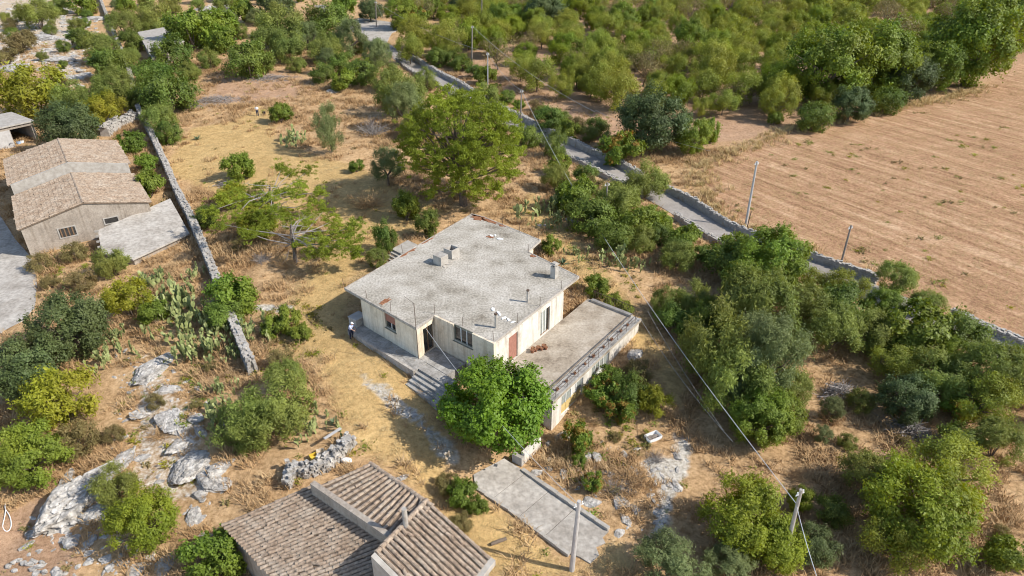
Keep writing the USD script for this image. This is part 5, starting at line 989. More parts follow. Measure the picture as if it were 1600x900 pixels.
V = [
('fig',772,637,186,'big bright green fig tree in front of the villa'),
('pine',722,240,216,'big umbrella pine behind the villa'),
('carob',112,512,128,'dark dense carob tree below the courtyard, the upper one of two'),('carob',46,575,118,'dark dense carob tree at the left edge, the lower one of two'),
('leafy',42,712,120,'broad mid green tree at the left edge above the rock face'),('bright',95,625,118,'bright yellow bush below the dark carob trees'),('dusty',120,690,70,'brownish scrub bush beneath the bright yellow bush'),
('lime',222,812,118,'light green leafy tree in front of the bottom left rock face'),('wild',180,760,80,'grey green twiggy bush on the rock face beside the leafy tree'),('green',335,872,100,'bright leafed bush beside the tiled farmhouse eave'),
('wild',432,640,118,'large grey green wild olive standing on the rocky slope'),('wild',380,665,95,'grey green wild olive bush left of the largest one'),('wild',445,595,70,'grey green bush on top of the large wild olive'),
('bright',200,468,80,'yellow green bush between the carob trees and the prickly pears'),('wild',172,412,55,'low grey green bush beside the lean-to'),('dusty',128,440,46,'scrubby low bush at the edge of the courtyard'),('dusty',60,412,40,'ochre weeds at the foot of the left farmhouse wall'),('dusty',118,395,40,'ochre weeds under the gable of the left farmhouse'),('dusty',80,440,34,'low weeds beside the courtyard paving'),
('green',362,462,78,'bright green bush leaning over the long wall'),('lentisk',350,492,60,'dark green bush behind the long wall near the prickly pears'),('lentisk',322,340,42,'dark shrub right beside the long wall below the lean-to'),('green',240,490,50,'dark leafed bush among the prickly pears'),
('green',205,222,42,'leafy creeper bush at the upper end of the left farmhouse roof'),('green',228,255,36,'leafy bush between the left farmhouse and the long wall'),('green',232,290,52,'leafy bush hanging over the lean-to roof'),
('carob',106,200,96,'dark round tree behind the left farmhouse'),('bright',48,145,104,'large yellow green tree behind the open shed'),('wild',115,160,70,'olive green bush right of the yellow green tree'),('bright',155,182,62,'low yellow green bush above the stone heap'),
('wild',180,140,72,'rounded olive green bush beside the long wall above the stone heap'),('bright',172,168,55,'golden green shrub below the rounded olive green bush'),('wild',158,78,56,'tall olive green bush on the karst slope beside the long wall'),('lentisk',170,104,62,'low dark shrub below the tall bush on the karst slope'),
('wild',192,42,54,'olive green bush right of the long wall near the top edge'),('lentisk',203,66,42,'dark shrub beside the flat roofed shed'),('wild',202,92,36,'grey green bush below the flat roofed shed'),
('wild',237,28,62,'grey green bush behind the flat roofed shed'),('green',297,48,78,'large mid green bush right of the flat roofed shed'),('lentisk',270,86,66,'dark dome shrub in front of the flat roofed shed'),('wild',326,93,38,'small grey green bush right of the dark dome shrub'),('green',345,62,52,'light green bush behind the small grey green bush'),('green',340,44,60,'green bush on the ledge behind the flat roofed shed'),
('lentisk',388,98,74,'wide dark shrub beside the footpath'),('wild',295,115,34,'small rounded bush below the dark dome shrub'),('lentisk',236,118,54,'dark shrub right of the long wall above the dead branches'),('lentisk',265,148,88,'large dark green shrub mass between the long wall and the dead branches'),('lentisk',228,152,50,'dark shrub pressed against the long wall'),('wild',248,190,58,'rounded olive green bush beside the long wall above the lawn'),('lentisk',263,208,46,'dark shrub on the lawn edge beside the long wall'),
('wild',58,22,60,'olive green bush at the top left corner'),('wild',92,12,34,'small olive bush at the top left edge'),('green',125,4,50,'green bush at the top edge left of the long wall'),('dusty',28,66,56,'scrub bush on the left karst slope'),('dusty',8,88,44,'scrub bush at the left edge of the karst slope'),('wild',118,38,28,'small bush among the karst rocks'),('lentisk',125,62,40,'dark low shrub among the karst rocks'),
('carob',428,8,66,'dark dense tree at the top edge left of the road'),('wild',440,46,84,'large olive green bush left of the upper road'),('green',380,20,40,'green bush beside the limestone ledge at the top edge'),('wild',420,70,60,'soft grey green bush above the footpath'),('wild',450,75,60,'grey green bush right of the footpath'),('lentisk',508,40,76,'dark green shrub mass beside the upper road'),('olive',545,62,58,'olive tree beside the upper road bend'),('sapling',492,14,30,'young pine beside the road at the top edge'),('green',537,12,44,'green bush beside the road at the top edge'),
('lentisk',412,98,42,'dark shrub in front of the soft grey green bush'),('wild',510,76,52,'rounded grey green bush above the dry slope'),('lentisk',535,102,46,'dark shrub left of the light green pine sapling'),('lentisk',504,116,42,'low dark shrub above the white boulder'),('olive',588,88,48,'olive tree beside the near roadside wall'),('sapling',570,112,32,'light green pine sapling above the white boulder'),('green',536,126,42,'green bush beside the pine sapling'),
('wild',602,122,54,'grey green bush behind the near roadside wall'),('wild',625,150,82,'large soft olive green bush left of the big pine'),('olive',632,172,70,'olive tree in the shade left of the big pine'),('wild',665,125,44,'round olive bush beside the near roadside wall'),('wild',650,200,50,'grey green bush at the left foot of the big pine'),('wild',757,152,50,'grey green bush on the roadside above the big pine'),
('green',438,178,38,'green weedy bush behind the person on the far lawn'),('olive',514,205,50,'slender grey olive tree on the far lawn',1.55),('olive',605,262,60,'green olive tree on the lawn left of the big pine',1.05),('green',557,260,26,'small green plant beside the lawn olive tree'),('twig',583,198,40,'grey dead shrub behind the lawn olive tree'),('dry',574,310,50,'brown dry shrub on the lawn left of the villa'),
('green',372,262,52,'bright green bush beside the long wall lawn edge'),('bright',365,310,52,'yellow green bush left of the sparse pine'),('bright',400,350,70,'yellow green low bush under the sparse pine'),('green',634,325,46,'leafy weed on the slope left of the big pine',1.0),('lentisk',602,375,40,'dark leafy bush beside the back steps',1.2),('lentisk',668,352,40,'dark bush at the back edge of the villa roof',1.1),('wild',590,405,40,'low grey weeds beside the back steps'),
('lentisk',826,216,44,'dark round shrub right of the big pine'),('lentisk',858,188,50,'dark shrub behind the far roadside wall'),('wild',868,226,42,'grey green tree overhanging the road right of the big pine',1.1),('green',890,205,40,'green bush beyond the far roadside wall'),
('carob',1022,192,120,'big dark tree standing alone at the orchard edge'),('leafy',1082,215,66,'dark leafy tree joined to the right of the big dark tree'),('green',1108,205,34,'small upright green bush right of the big dark tree',1.2),('mixed',972,235,66,'yellow and green bush in front of the big dark tree'),('wild',1010,285,70,'grey green bush beside the far roadside wall at the field corner'),('green',1211,186,26,'small round bush on the field edge'),
('wild',868,280,50,'grey green bush behind the villa, nearest the big pine'),('green',900,306,70,'light green bush in the hedgerow behind the villa'),('lentisk',922,340,78,'dark green bush behind the villa beside the wooden pole'),('wild',965,320,76,'tall grey green bush in the hedgerow beside the road'),('green',1000,352,66,'mid green bush in the middle of the hedgerow'),('wild',1060,402,58,'rounded fine leaved bush at the right end of the hedgerow'),('green',1062,372,46,'green bush along the near roadside wall'),('lentisk',960,372,60,'dark bush in front of the hedgerow'),('green',1030,350,46,'green bush against the road in the hedgerow'),('wild',1000,375,54,'grey green bush low in the hedgerow'),
('green',862,384,36,'small green bush in the notch of the villa roof'),('green',932,447,44,'leafy bush on the terrace balustrade nearest the villa'),('green',958,472,34,'leafy creeper midway along the terrace balustrade'),('green',978,484,30,'leafy creeper at the outer end of the terrace balustrade'),
('wild',1038,472,44,'small grey green tree between terrace and hedgerow',1.1),('wild',1085,470,66,'grey green bush right of the dry lawn'),('lentisk',1055,500,60,'bush beside the thin cables right of the terrace'),('leafy',1205,412,124,'dark leafy tree growing beside the road end of the hedgerow'),('wild',1180,488,128,'large soft olive green tree right of the dry lawn',.95),('wild',1118,545,112,'grey green tree above the shaded track',1.15),('olive',1200,560,130,'broad grey green tree in the middle of the right thicket',1.15),('wild',1150,605,110,'grey green bush above the shaded track bottom',1.1),('leafy',1215,650,96,'mid green tree below the grey green trees'),('wild',1100,520,60,'grey green bush at the left tip of the thicket'),
('mixed',940,612,58,'yellowing bush against the garage windows'),('lentisk',985,615,70,'dark bush in the clump below the garage windows'),('bright',1022,628,62,'yellow green bush at the right of the garage clump'),('mixed',965,640,50,'yellow and green bush at the front of the garage clump'),('green',950,590,48,'green bush behind the garage clump'),('dusty',1000,580,50,'ochre weeds above the garage clump'),
('mixed',900,685,50,'yellowing upright plant below the garage door',1.0),('green',905,720,26,'small bright green plant below the garage door'),('mixed',926,754,36,'round yellowing bush beside the driveway'),('dry',985,745,52,'reddish dry shrub beside the bare track'),('dry',880,690,40,'brown dry shrub at the garage corner'),('twig',960,760,30,'bare twigs beside the round yellowing bush'),
('green',722,770,50,'sprawling green bush left of the driveway'),('dusty',700,755,46,'dry scrub left of the sprawling green bush'),('green',745,790,36,'small green bush below the sprawling one'),('dusty',720,815,40,'weeds on stones beside the farmhouse roof'),
('green',450,500,50,'low green plants on the lawn left of the villa'),('green',470,520,34,'small green plants on the lawn edge'),('green',425,512,40,'low bush beside the right side of the long wall'),('dusty',440,560,44,'ochre grass bush above the large wild olive'),
('lime',1160,808,150,'large bright green tree at the bottom right of the bare track',.8),('lime',1210,850,100,'bright green tree beside the leaning bottom right pole',.85),('olive',1050,878,116,'pale olive tree at the bottom edge right of the driveway',.7),('carob',1272,850,74,'dark leafy tree right of the leaning bottom right pole'),('olive',1140,885,90,'pale olive bush at the bottom edge below the large bright tree',.7),('lime',1250,780,50,'bright bush behind the leaning bottom right pole'),('lentisk',1300,800,60,'dark shrub beside the leaning bottom right pole'),
('lime',1440,800,190,'wide loose walnut tree on the dry slope at the bottom right',.72,),('almond',1480,740,130,'upper half of the loose tree group on the bottom right slope',.75),('wild',1355,745,90,'grey green bush left of the wide loose tree'),('almond',1400,850,110,'loose tree at the bottom edge below the wide one'),('green',1585,870,80,'leafy bush at the bottom right corner'),('olive',1285,680,34,'small grey green bush on the dry slope',.9),('wild',1325,690,34,'low pale bush on the dry slope right of the small one',.7),
('wild',1345,628,46,'grey green bush at the top of the dry slope'),('carob',1420,625,96,'dark tree above the dead branches in the right hedgerow'),('wild',1560,690,84,'fine leaved grey green bush at the right edge'),('lentisk',1500,690,66,'dark bush at the front of the right hedgerow'),('mixed',1500,640,54,'yellowing tree in the right hedgerow'),
('wild',1400,440,70,'grey tamarisk like bush at the end of the field wall'),('wild',1448,478,56,'grey bush on the field edge above the hedgerow'),('olive',1300,640,40,'small dark green bush under the thicket edge'),
('carob',850,18,70,'dark tree at the top edge of the orchard'),('carob',722,12,46,'dark tree beside the low house at the top edge'),('carob',578,16,44,'dark tree behind the junction pole'),('leafy',625,22,56,'green tree between junction and low house'),('mixed',652,28,40,'reddish green bush beside the low house'),
('almond',650,52,62,'brownish green tree right of the road junction'),('almond',640,78,56,'brownish green tree beside the upper road'),('lentisk',684,92,38,'dark ivy shrub beside the upper road wall'),('almond',700,62,66,'loose tree behind the dark ivy shrub'),
('leafy',1295,105,150,'very large leafy tree at the field corner of the orchard',.8),('leafy',1370,100,130,'large leafy tree along the field edge of the orchard',.85),('leafy',1525,70,140,'large leafy tree at the right end of the orchard',.95),('carob',1420,125,84,'dark tree in the shade along the field edge'),('lentisk',1388,160,54,'dark rounded bush at the field edge under the trees'),('leafy',1575,40,110,'large leafy tree at the top right corner'),('leafy',1465,105,90,'leafy tree above the gap in the field edge trees'),('carob',1330,165,70,'dark ivy covered tree at the field edge'),('lentisk',1275,185,60,'dark bush below the very large leafy tree'),('bare',1395,60,70,'bare branched tree among the large leafy trees'),
]
for e in V: plant(e[0], e[1], e[2], e[3], e[4], e[5] if len(e) > 5 else None)
CA = [(225,428,50,'prickly pear at the upper left of the cactus thicket'),(262,448,70,'prickly pear in the middle of the cactus thicket'),(292,470,70,'tall prickly pear against the long wall'),(250,470,56,'prickly pear beneath the tall one in the thicket'),(318,525,70,'prickly pear at the lower right of the cactus thicket'),(338,500,56,'prickly pear behind the lower right one'),(290,530,60,'prickly pear at the lower end of the cactus thicket'),(392,502,56,'prickly pear right of the long wall'),(165,545,50,'prickly pear beside the dark carob tree'),(180,520,40,'small prickly pear above the one beside the carob tree'),
 (350,628,60,'prickly pear left of the large wild olive'),(345,660,50,'dark prickly pear below the left of the large wild olive'),(490,650,56,'prickly pear right of the large wild olive'),(478,625,44,'small prickly pear tucked against the large wild olive'),(458,207,44,'pale prickly pear bush on the far lawn'),(850,310,60,'prickly pear on the dry slope behind the villa'),(872,335,40,'small prickly pear below the one on the dry slope'),(955,392,50,'prickly pear at the front of the hedgerow behind the villa'),(985,402,40,'small prickly pear at the right of the hedgerow front'),(905,388,30,'small prickly pear behind the roof chimney'),(305,420,34,'small prickly pear at the top of the cactus thicket'),(275,500,60,'prickly pear low in the centre of the cactus thicket'),(240,430,44,'small pale prickly pear above the cactus thicket'),(320,480,44,'prickly pear between the tall one and the long wall'),(355,545,40,'small prickly pear right of the thicket against the long wall'),(375,520,40,'prickly pear leaning on the long wall end'),(345,600,44,'small prickly pear above the one left of the wild olive')]
for x, y, w, lb_ in CA: plant('prickly_pear', x, y, w * 1.2, lb_)
for x, y, w, lb_ in ((307,212,22,'agave on the lawn edge beside the long wall'),(545,690,18,'small agave near the rubble wall plank'),(520,655,24,'agave at the right of the wild olive prickly pear'),(880,405,26,'agave beside the villa chimney corner')): plant('agave', x, y, w, lb_)

# thickets whose plants cannot be told apart one by one
def inside(poly, gap, seed, limit, taken=()):
    r = np.random.default_rng(seed); pts = list(taken); out = []
    for q in scatter(poly, limit * 14, r):
        if all((q[0] - p[0]) ** 2 + (q[1] - p[1]) ** 2 > gap * gap for p in pts): pts.append(q); out.append(q)
        if len(out) >= limit: break
    return out
SCAT = []
def bunch(w): return w + ('es' if w.endswith('sh') else 's')
def thicket(px_poly, gap, n, kinds, wr, where, grp, seed, avoid=None, named=True):
    poly = gpoly(px_poly) if not isinstance(px_poly, Polygon) else px_poly
    if avoid is not None: poly = poly.difference(avoid)
    for q in inside(poly, gap, seed, n):
        k = kinds[VR.integers(0, len(kinds))]; path = plant(k, 0, 0, VR.uniform(*wr), f'{NM[k]} {KIND[k][1]} {where}', KIND[k][2] * VR.uniform(.85, 1.15), f'{NM[k]} {bunch(KIND[k][1])} {grp}', g=np.array([q[0], q[1], 0.0]))
        if named: SCAT.append((path, k, q))
road_clear = road_poly.buffer(1.6)
NM = {'lentisk': 'dark green', 'wild': 'grey green', 'green': 'mid green', 'leafy': 'tall leafy', 'lime': 'fresh green', 'carob': 'dark leaved', 'bright': 'yellow green', 'mixed': 'yellowing', 'almond': 'loose leaved', 'olive': 'silvery', 'dusty': 'brownish', 'bare': 'nearly bare', 'dry': 'straw coloured', 'twig': 'grey leafless'}
thicket([(1130,400),(1260,405),(1370,452),(1470,520),(1600,590),(1680,700),(1570,690),(1490,645),(1410,600),(1330,570),(1240,530),(1120,450)], 3.0, 70, ['leafy', 'lentisk', 'green', 'lime', 'wild', 'leafy', 'mixed', 'wild', 'almond'], (3.6, 6.2), 'in the dense hedgerow between the road and the dry slope', 'in the dense right hedgerow', 3, road_clear)
thicket([(1090,500),(1230,520),(1250,600),(1215,690),(1160,720),(1120,600)], 3.2, 11, ['wild', 'olive', 'leafy', 'lentisk'], (3.5, 5.5), 'in the thicket right of the shaded track', 'in the thicket right of the shaded track', 4)
thicket([(870,260),(960,285),(1090,360),(1100,420),(1040,400),(960,380),(880,330)], 2.4, 24, ['wild', 'green', 'lentisk', 'wild', 'dusty'], (2.2, 3.6), 'in the hedgerow behind the villa along the road', 'in the hedgerow behind the villa', 5, road_poly.buffer(4.6))
thicket([(150,60),(250,90),(300,120),(290,180),(230,200),(150,190)], 3.6, 14, ['lentisk', 'wild', 'green'], (2.6, 5.0), 'in the scrub around the upper part of the long wall', 'in the scrub by the upper long wall', 6)
thicket([(170,-10),(500,-15),(560,30),(600,110),(560,140),(420,100),(340,110),(270,60),(190,60)], 6.0, 46, ['wild', 'lentisk', 'wild', 'green', 'dusty', 'olive'], (3.0, 7.0), 'on the scrubby slope between the top of the long wall and the road', 'on the upper scrubby slope', 7, road_clear)
thicket([(-40,30),(150,0),(160,170),(-40,180)], 7, 22, ['dusty', 'wild', 'lentisk', 'dusty'], (2.0, 4.5), 'among the rocks of the upper left karst slope', 'among the upper left karst rocks', 8)
thicket([(760,135),(860,180),(960,225),(1000,280),(880,215),(800,180)], 3.2, 20, ['lentisk', 'green', 'wild', 'dusty'], (2.4, 4.4), 'along the far roadside wall below the orchard', 'along the far roadside wall', 9, road_poly.buffer(2.6))
thicket([(640,60),(720,110),(790,150),(740,120),(690,85)], 3.5, 14, ['lentisk', 'green', 'almond'], (3, 5.5), 'beside the upper road below the orchard', 'beside the upper road', 10, road_clear)
thicket([(330,560),(150,690),(260,700),(390,700),(330,780),(420,700)], 3, 14, ['dusty', 'dry', 'dry'], (.9, 1.8), 'growing among the limestone outcrops of the left slope', 'among the limestone outcrops', 12)
thicket([(280,290),(480,300),(540,330),(450,430),(380,430),(330,400)], 2.8, 18, ['dusty', 'dry', 'bright', 'twig', 'dry'], (1.0, 2.2), 'on the dry ground around the sparse pine', 'around the sparse pine', 13)
thicket([(850,660),(1010,660),(1040,760),(960,820),(880,750)], 1.7, 20, ['dry', 'dusty', 'dry', 'twig'], (.7, 1.5), 'on the dry yard in front of the garage', 'on the dry yard before the garage', 14)
thicket([(1230,620),(1500,720),(1600,800),(1600,900),(1300,900),(1250,750)], 3.6, 22, ['dry', 'dusty', 'dry'], (.9, 1.9), 'on the dry grass slope at the bottom right', 'on the bottom right dry slope', 15)
# the orchard, tree by tree; past the nearest ones it goes on as one mass
orch = gpoly([(590,-12),(1000,-12),(1700,-12),(1700,20),(1560,100),(1430,140),(1280,175),(1150,185),(1040,172),(960,178),(870,160),(780,112),(700,72),(660,40)]).difference(road_clear.union(field_poly).buffer(1))
opts = sorted(inside(orch, 6.0, 21, 600), key=lambda q: q[1]); cut = 270
OK_ = ['almond'] * 8 + ['lime', 'lime', 'bare', 'bare', 'leafy']; ORCH = []
def USEDPATH(k): n = USED['/World/' + KIND[k][0]] - 1; return '/World/' + KIND[k][0] + (f'_{n:03d}' if n else '')
for q in opts[:cut]:
    k = OK_[VR.integers(0, len(OK_))]; plant(k, 0, 0, VR.uniform(5.5, 8.6), f'{NM[k]} {KIND[k][1]} standing in the orchard grove beyond the road', KIND[k][2] * VR.uniform(.85, 1.15), f'{NM[k]} {bunch(KIND[k][1])} in the orchard grove', g=np.array([*q, 0.0])); ORCH.append((USEDPATH(k), k, q))
def mass(name, label, pts, kinds, wr):
    pi = UsdGeom.PointInstancer.Define(stage, f'/World/{name}'); tag(f'/World/{name}', label, 'trees', kind='stuff'); src = [c for k in kinds for c in PROT[k]]
    for k, (cls, W0, H0) in enumerate(src): UsdGeom.Xform.Define(stage, f'/World/{name}/kind_{k}').GetPrim().GetReferences().AddInternalReference(cls)
    n = len(pts); idx = VR.integers(0, len(src), n); w = VR.uniform(*wr, n); s = np.array([[w_ / src[i_][1] * 1.04, w_ / src[i_][1] * 1.04, w_ / src[i_][1] * VR.uniform(.75, 1.05)] for i_, w_ in zip(idx, w)]); a = VR.uniform(0, 6.28, n); P = np.array([[q[0], q[1], Gz(*q) - .05] for q in pts])
    pi.CreatePrototypesRel().SetTargets([Sdf.Path(f'/World/{name}/kind_{k}') for k in range(len(src))]); pi.CreatePositionsAttr(Vt.Vec3fArray.FromNumpy(P.astype(np.float32))); pi.CreateProtoIndicesAttr(Vt.IntArray.FromNumpy(idx.astype(np.int32)))
    pi.CreateOrientationsAttr(Vt.QuathArray([Gf.Quath(math.cos(t / 2), 0.0, 0.0, math.sin(t / 2)) for t in a])); pi.CreateScalesAttr(Vt.Vec3fArray.FromNumpy(s.astype(np.float32)))
mass('far_orchard', 'far part of the orchard merging into one green canopy at the top edge', opts[cut:], ['almond', 'leafy'], (6, 9))
thicket([(900,110),(1000,95),(1280,150),(1250,190),(1140,190),(1000,180),(880,160)], 4.6, 22, ['almond', 'bare', 'green', 'almond'], (4.0, 6.0), 'along the front edge of the orchard grove', 'along the front of the orchard', 22, road_clear.union(field_poly).buffer(1))
fr = np.random.default_rng(88); fpts = [q for q in np.column_stack([fr.uniform(-230, 330, 330), fr.uniform(258, 345, 330)]) if not road_clear.contains(shapely.Point(q)) and not field_poly.contains(shapely.Point(q))]
mass('far_woodland', 'wooded land beyond the top edge of the orchard', fpts, ['leafy', 'carob', 'almond'], (7, 11))

# the sparse pine: two dying stems with bare limbs and tufts of needles
def sparse_pine():
    r = np.random.default_rng(9); g1 = gat(462, 410); g1[2] = Gz(*g1[:2]); p = thing('sparse_pine', 'dying pine with two bare stems and a few green tufts of needles', 'tree', g1)
    g2 = gat(432, 350); g2[2] = Gz(*g2[:2])
    st1 = [g1 - [0, 0, .3], g1 + [.1, 0, 1.5], g1 + [0, .1, 3.0], g1 + [.2, 0, 4.2]]; st2 = [g2 - [0, 0, .3], g2 + [0, .1, 1.7], g2 + [-.1, 0, 3.4], g2 + [.05, 0, 4.6]]
    MB().tube(st1, [.24, .2, .15, .09], 9).build('trunk', 'bark', p); MB().tube(st2, [.24, .2, .16, .10], 9).build('trunk', 'bark', p)
    puffs = [(350,312,1.0),(375,300,1.0),(395,318,.9),(370,335,1.0),(405,335,.8),(455,270,1.0),(480,268,.9),(470,290,.8),(490,315,1.0),(505,330,1.0),(480,335,.9),(520,345,.9),(545,362,.8),(535,385,.9),(555,352,.7),(500,375,.9),(520,372,.9),(430,330,.7),(415,358,.9),(390,365,.8),(475,350,.8),(330,330,.9),(345,350,.8),(380,312,.9),(420,310,.9),(465,300,.9),(500,300,.7),(525,360,.9),(548,375,.9),(470,380,.8),(510,395,.8),(450,345,.8),(405,290,.8),(440,300,.6),(360,290,.7),(555,395,.6),(490,395,.8),(440,262,.7),(415,345,.7),(385,345,.8)]
    cen = []; tw = {}
    for x, y, s in puffs:
        c0 = min((gat(462, 410), gat(432, 350)), key=lambda q: abs(px(q + [0, 0, 3])[0] - x)); z = r.uniform(2.2, 3.8); c = at(x, y, g1[2] + z); cen.append((c, s))
    MBd = MB(); sub = []
    for c, s in cen:
        st = st1 if np.linalg.norm(c[:2] - g1[:2]) < np.linalg.norm(c[:2] - g2[:2]) else st2; b = np.array(st[1]) + (np.array(st[3]) - np.array(st[1])) * r.uniform(.1, .8); b[2] = min(b[2], c[2] + .6); md = (b + c) / 2 + r.normal(0, .25, 3); MB().tube([b, md, c], [.07, .045, .015], 5, False).build('branch', 'dead_wood', p)
        for _ in range(44): sub.append(c + r.normal(0, .62 * s, 3) * [1, 1, .65])
    for k in range(26):
        st = st1 if k % 2 else st2; b = np.array(st[1]) + (np.array(st[3]) - np.array(st[1])) * r.uniform(-.2, 1); a = r.uniform(0, 6.28); L = r.uniform(.9, 2.6); e = b + [math.cos(a) * L, math.sin(a) * L, r.uniform(-.3, .9)]; md = (b + e) / 2 + r.normal(0, .18, 3); q = MB().tube([b, md, e], [.045, .03, .010], 4, False)
        for _ in range(5): s = md + (e - md) * r.random(); q.tube([s, s + r.normal(0, .45, 3)], [.016, .005], 3, False)
        q.build('dead_branch', 'dead_wood', p)
    v, f = needles(np.array(sub), r, 34, .30, .19); MB().add(v, f).build('needle_tufts', 'leaf_pine', p)
sparse_pine()

# every thicket plant is told by its look and by the landmark it stands nearest to
LM = [(720,240,'big umbrella pine'),(772,632,'bright fig tree'),(1180,252,'tall leaning field pole'),(1205,412,'dark leafy tree at the road'),(1180,488,'large soft olive tree'),(1060,402,'rounded fine leaved bush'),(1330,380,'wooden field pole'),(1420,625,'dark hedgerow tree'),(1560,690,'fine leaved right edge bush'),(1440,800,'loose walnut tree'),(1252,790,'leaning bottom right pole'),(947,320,'wooden hedgerow pole'),(872,415,'villa roof chimney'),(1020,685,'white tray of scraps'),(926,754,'round yellowing driveway bush'),(895,800,'driveway pole'),
 (1022,192,'big dark lone tree'),(1295,105,'very large corner tree'),(738,70,'tall wooden orchard pole'),(815,165,'roadside pole behind pine'),(588,20,'junction pole'),(570,112,'light green pine sapling'),(403,170,'person on the far lawn'),(335,160,'large dead branch heap'),(425,124,'low dead twig heap'),(250,68,'flat roofed shed'),(185,202,'grey stone heap'),(120,250,'left farmhouse roof'),(225,360,'lean-to slab roof'),(48,145,'yellow green fig by the shed'),(30,60,'karst slope corner rocks'),(160,15,'top of the long wall'),(450,330,'sparse dying pine'),(290,470,'cactus thicket'),(432,640,'large wild olive'),(300,722,'split grey boulder'),(120,780,'big grey rock face'),(95,625,'bright yellow bush'),(510,725,'rubble wall with crates'),(590,800,'tiled farmhouse roof'),(1400,450,'end of the field wall'),(1310,615,'tangle of dead branches'),(1500,520,'right end road gap'),(1200,560,'broad grey green tree'),(665,113,'upper road bend'),(514,205,'slender lawn olive'),(605,262,'lawn olive by the pine'),(1370,100,'large field edge tree'),(1525,70,'large orchard end tree'),(850,18,'dark top tree'),(722,12,'low top edge house'),(1290,12,'small top edge house'),(780,4,'long pale top house'),(1395,60,'bare branched tree')]
LW3 = [(gat(a, b)[:2], c) for a, b, c in LM]; keyed = {}
for path, k, q in SCAT + ORCH:
    d = [np.linalg.norm(q - w) for w, _ in LW3]; i = int(np.argmin(d)); w, nm = LW3[i]; o = q - w
    side = ('right of' if o[0] > 0 else 'left of') if abs(o[0]) > abs(o[1]) else ('behind' if o[1] > 0 else 'in front of'); keyed.setdefault((k, side, nm), []).append((d[i], path))
ORD = ['nearest', 'second nearest', 'third nearest', 'fourth nearest', 'fifth nearest', 'sixth nearest', 'seventh nearest', 'eighth nearest', 'ninth nearest', 'tenth nearest']
for (k, side, nm), lst in keyed.items():
    for n, (_, path) in enumerate(sorted(lst)):
        if n < 10: tag(path, f'{NM[k]} {KIND[k][1]} {side} the {nm}' + (f', {ORD[min(n, 9)]} such' if len(lst) > 1 else ''))

# ------------------------------------------------------------------ grass and weeds
def tuft(r, n, h, spread, w, mat_lean=.5):
    v, f = [], []
    for k in range(n):
        a = r.uniform(0, 6.28); b = np.array([*r.normal(0, spread, 2), -.03]); d = np.array([math.cos(a), math.sin(a), 0]); s = np.array([-d[1], d[0], 0]); hh = h * r.uniform(.5, 1.15); ln_ = hh * r.uniform(.15, mat_lean) * 1.6; i = len(v)
        v += [b - s * w / 2, b + s * w / 2, b + d * ln_ * .4 + [0, 0, hh * .65] + s * w * .4, b + d * ln_ * .4 + [0, 0, hh * .65] - s * w * .4, b + d * ln_ + [0, 0, hh]]; f += [[i, i+1, i+2], [i, i+2, i+3], [i+3, i+2, i+4]]
    return np.array(v), np.array(f)
r = np.random.default_rng(31)
view = gpoly([(-40,60),(700,90),(1000,200),(1640,330),(1640,940),(-40,940)])
def zone(pts):
    f = lambda A: RegularGridInterpolator((gy, gx), A, bounds_error=False, fill_value=0)(pts[:, ::-1])
    return f(m_lawn), f(m_pale), f(m_karst), f(m_field), f(flat), f(m_soil)
built = shapely.union_all([hull.buffer(.1), deck, Polygon(ql)] + [Polygon([tuple(p[:2]) for p in q]).buffer(.01).convex_hull for q in (s1, s2, s3)] + [Polygon([tuple((E0 + a)[:2]) for a in (0 * D1, D2)] + [tuple((E1 + a)[:2]) for a in (D2, 0 * D1)])])
P = scatter(view, 120000, r); ok_ = ~shapely.contains_xy(built, P[:, 0], P[:, 1]); P = P[ok_]
la, pa_, ka, fi, fl, so = zone(P); patch = meshkit.fbm(np.column_stack([P / 3.2, 0 * P[:, 0]]), 3, 8)
prob = (1 - la * .95) * (1 - pa_) * (1 - .82 * ka) * (1 - fi) * (1 - fl) * (1 - .7 * so) * np.clip((patch - .36) * 4.5, .05, 1) * ~shapely.contains_xy(yard_poly, P[:, 0], P[:, 1])
k = r.random(len(P)) < prob * .48; T = P[k]; sz = r.uniform(.65, 1.35, len(T)) * (.6 + patch[k] * .9)
instancer('tall_dry_grass', 'tall tufts of dry brown grass over the rough ground', 'grass', [(tuft(r, 20, .46, .17, .04, .9), 'dry_blade') for _ in range(5)], np.column_stack([T, ground_z(T[:, ::-1])]), r.integers(0, 5, len(T)), r.uniform(0, 6.28, len(T)), sz)
S = scatter(lawn_poly.union(gpoly([(400,200),(620,300),(600,560),(480,600)])), 16000, r); S = S[~shapely.contains_xy(built.buffer(.2), S[:, 0], S[:, 1])]; la, pa_, ka, fi, fl, so = zone(S); S = S[(r.random(len(S)) < (1 - pa_) * (1 - fl))]
instancer('mown_straw', 'short trampled straw on the mown golden lawn', 'grass', [(tuft(r, 14, .10, .16, .03, 1.6), 'straw') for _ in range(3)], np.column_stack([S, ground_z(S[:, ::-1])]), r.integers(0, 3, len(S)), r.uniform(0, 6.28, len(S)), r.uniform(.6, 1.4, len(S)))
Fp = scatter(gpoly([(1090,262),(1260,195),(1580,110),(1700,100),(1700,620),(1640,565),(1370,440),(1180,362)]).intersection(field_poly.buffer(-.5)), 16000, r)
instancer('field_stubble', 'thin straw stubble over the ploughed field', 'stubble', [(tuft(r, 9, .14, .25, .035, 1.8), 'straw') for _ in range(3)], np.column_stack([Fp, ground_z(Fp[:, ::-1])]), r.integers(0, 3, len(Fp)), r.uniform(0, 6.28, len(Fp)), r.uniform(.5, 1.2, len(Fp)))
edge = field_poly.boundary.intersection(view.buffer(60)); E_ = []
for g_ in getattr(edge, 'geoms', [edge]):
    for s in np.arange(0, g_.length, .16): q = np.array(g_.interpolate(s).coords[0]); E_.append(q + r.normal(0, 1.1, 2))
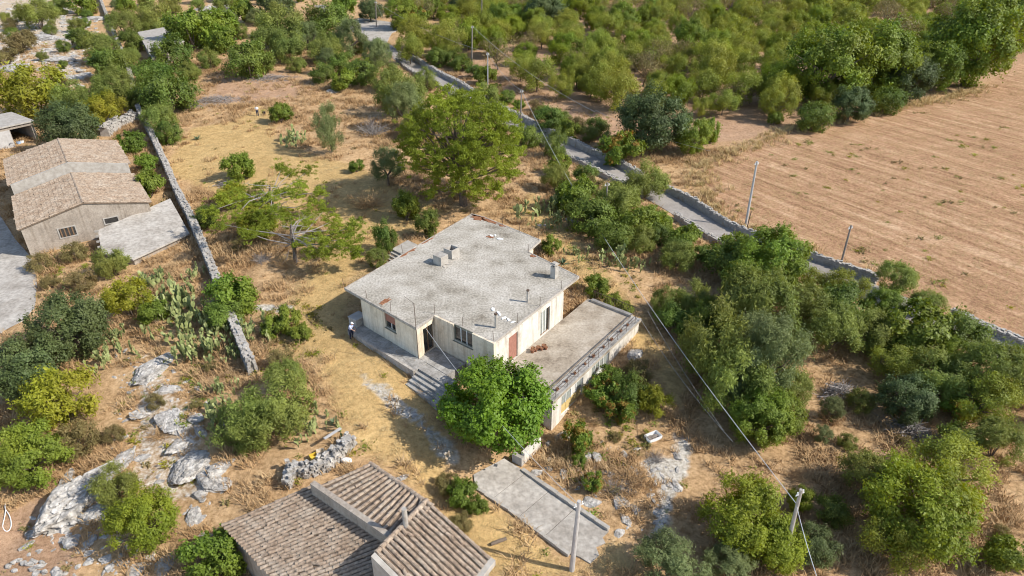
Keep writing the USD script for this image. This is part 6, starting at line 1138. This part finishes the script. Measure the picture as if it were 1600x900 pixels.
E_ = np.array(E_); E_ = E_[~shapely.contains_xy(road_poly.buffer(.8), E_[:, 0], E_[:, 1]) & (E_[:, 1] < 190)]
instancer('field_margin_grass', 'tall ochre grass along the margin of the ploughed field', 'grass', [(tuft(r, 26, .62, .2, .04, .9), 'straw') for _ in range(3)], np.column_stack([E_, ground_z(E_[:, ::-1])]), r.integers(0, 3, len(E_)), r.uniform(0, 6.28, len(E_)), r.uniform(.6, 1.3, len(E_)))
# green weeds: on the field, in the yard and at walls
def weed(r, n): P_ = r.normal(0, .16, (n, 3)) * [1, 1, .3] + [0, 0, .05]; return leaves(P_, r.normal(0, .6, (n, 3)) + [0, 0, .8], .10, 2.0, r)
Wd = []
for x, y in [(1541,230),(1515,213),(1491,222),(1503,226),(1485,265),(1514,279),(1558,277),(1575,282),(1582,292),(1421,264),(1404,283),(1334,264),(1252,226),(1268,222),(1290,241),(1342,226),(1360,234),(1437,177),(1565,200),(1533,218),(1490,318),(1442,375),(1343,390),(1473,442),(1590,305),(1330,245),(1395,255),(1460,245),(1524,245)]:
    c = gat(x, y)[:2]; n_ = r.integers(2, 7); Wd += [c + r.normal(0, .55, 2) * [1.5, .8] for _ in range(n_)]
nf_ = len(Wd)
for poly_, n_ in ((gpoly([(400,480),(500,480),(500,560),(420,560)]), 60), (gpoly([(850,640),(1010,560),(1040,700),(900,760)]), 90), (gpoly([(240,500),(420,470),(420,600),(240,620)]), 70), (gpoly([(20,390),(140,380),(140,470),(60,470)]), 70), (gpoly([(820,330),(960,380),(1040,500),(900,420)]), 50), (gpoly([(200,560),(330,600),(300,760),(180,740)]), 60), (view, 500)): Wd += list(scatter(poly_, n_, r))
Wd = np.array(Wd); ok_ = ~shapely.contains_xy(shapely.union_all([built.buffer(.2), road_poly, drive_poly, court_poly]), Wd[:, 0], Wd[:, 1]); Wd = Wd[ok_]
instancer('ground_weeds', 'small green and yellowish weeds dotted over field and yard', 'weeds', [(weed(r, 60), 'leaf_bright'), (weed(r, 60), 'leaf_green'), (weed(r, 60), 'leaf_dusty')], np.column_stack([Wd, ground_z(Wd[:, ::-1])]), r.integers(0, 3, len(Wd)), r.uniform(0, 6.28, len(Wd)), r.uniform(.6, 1.7, len(Wd)))
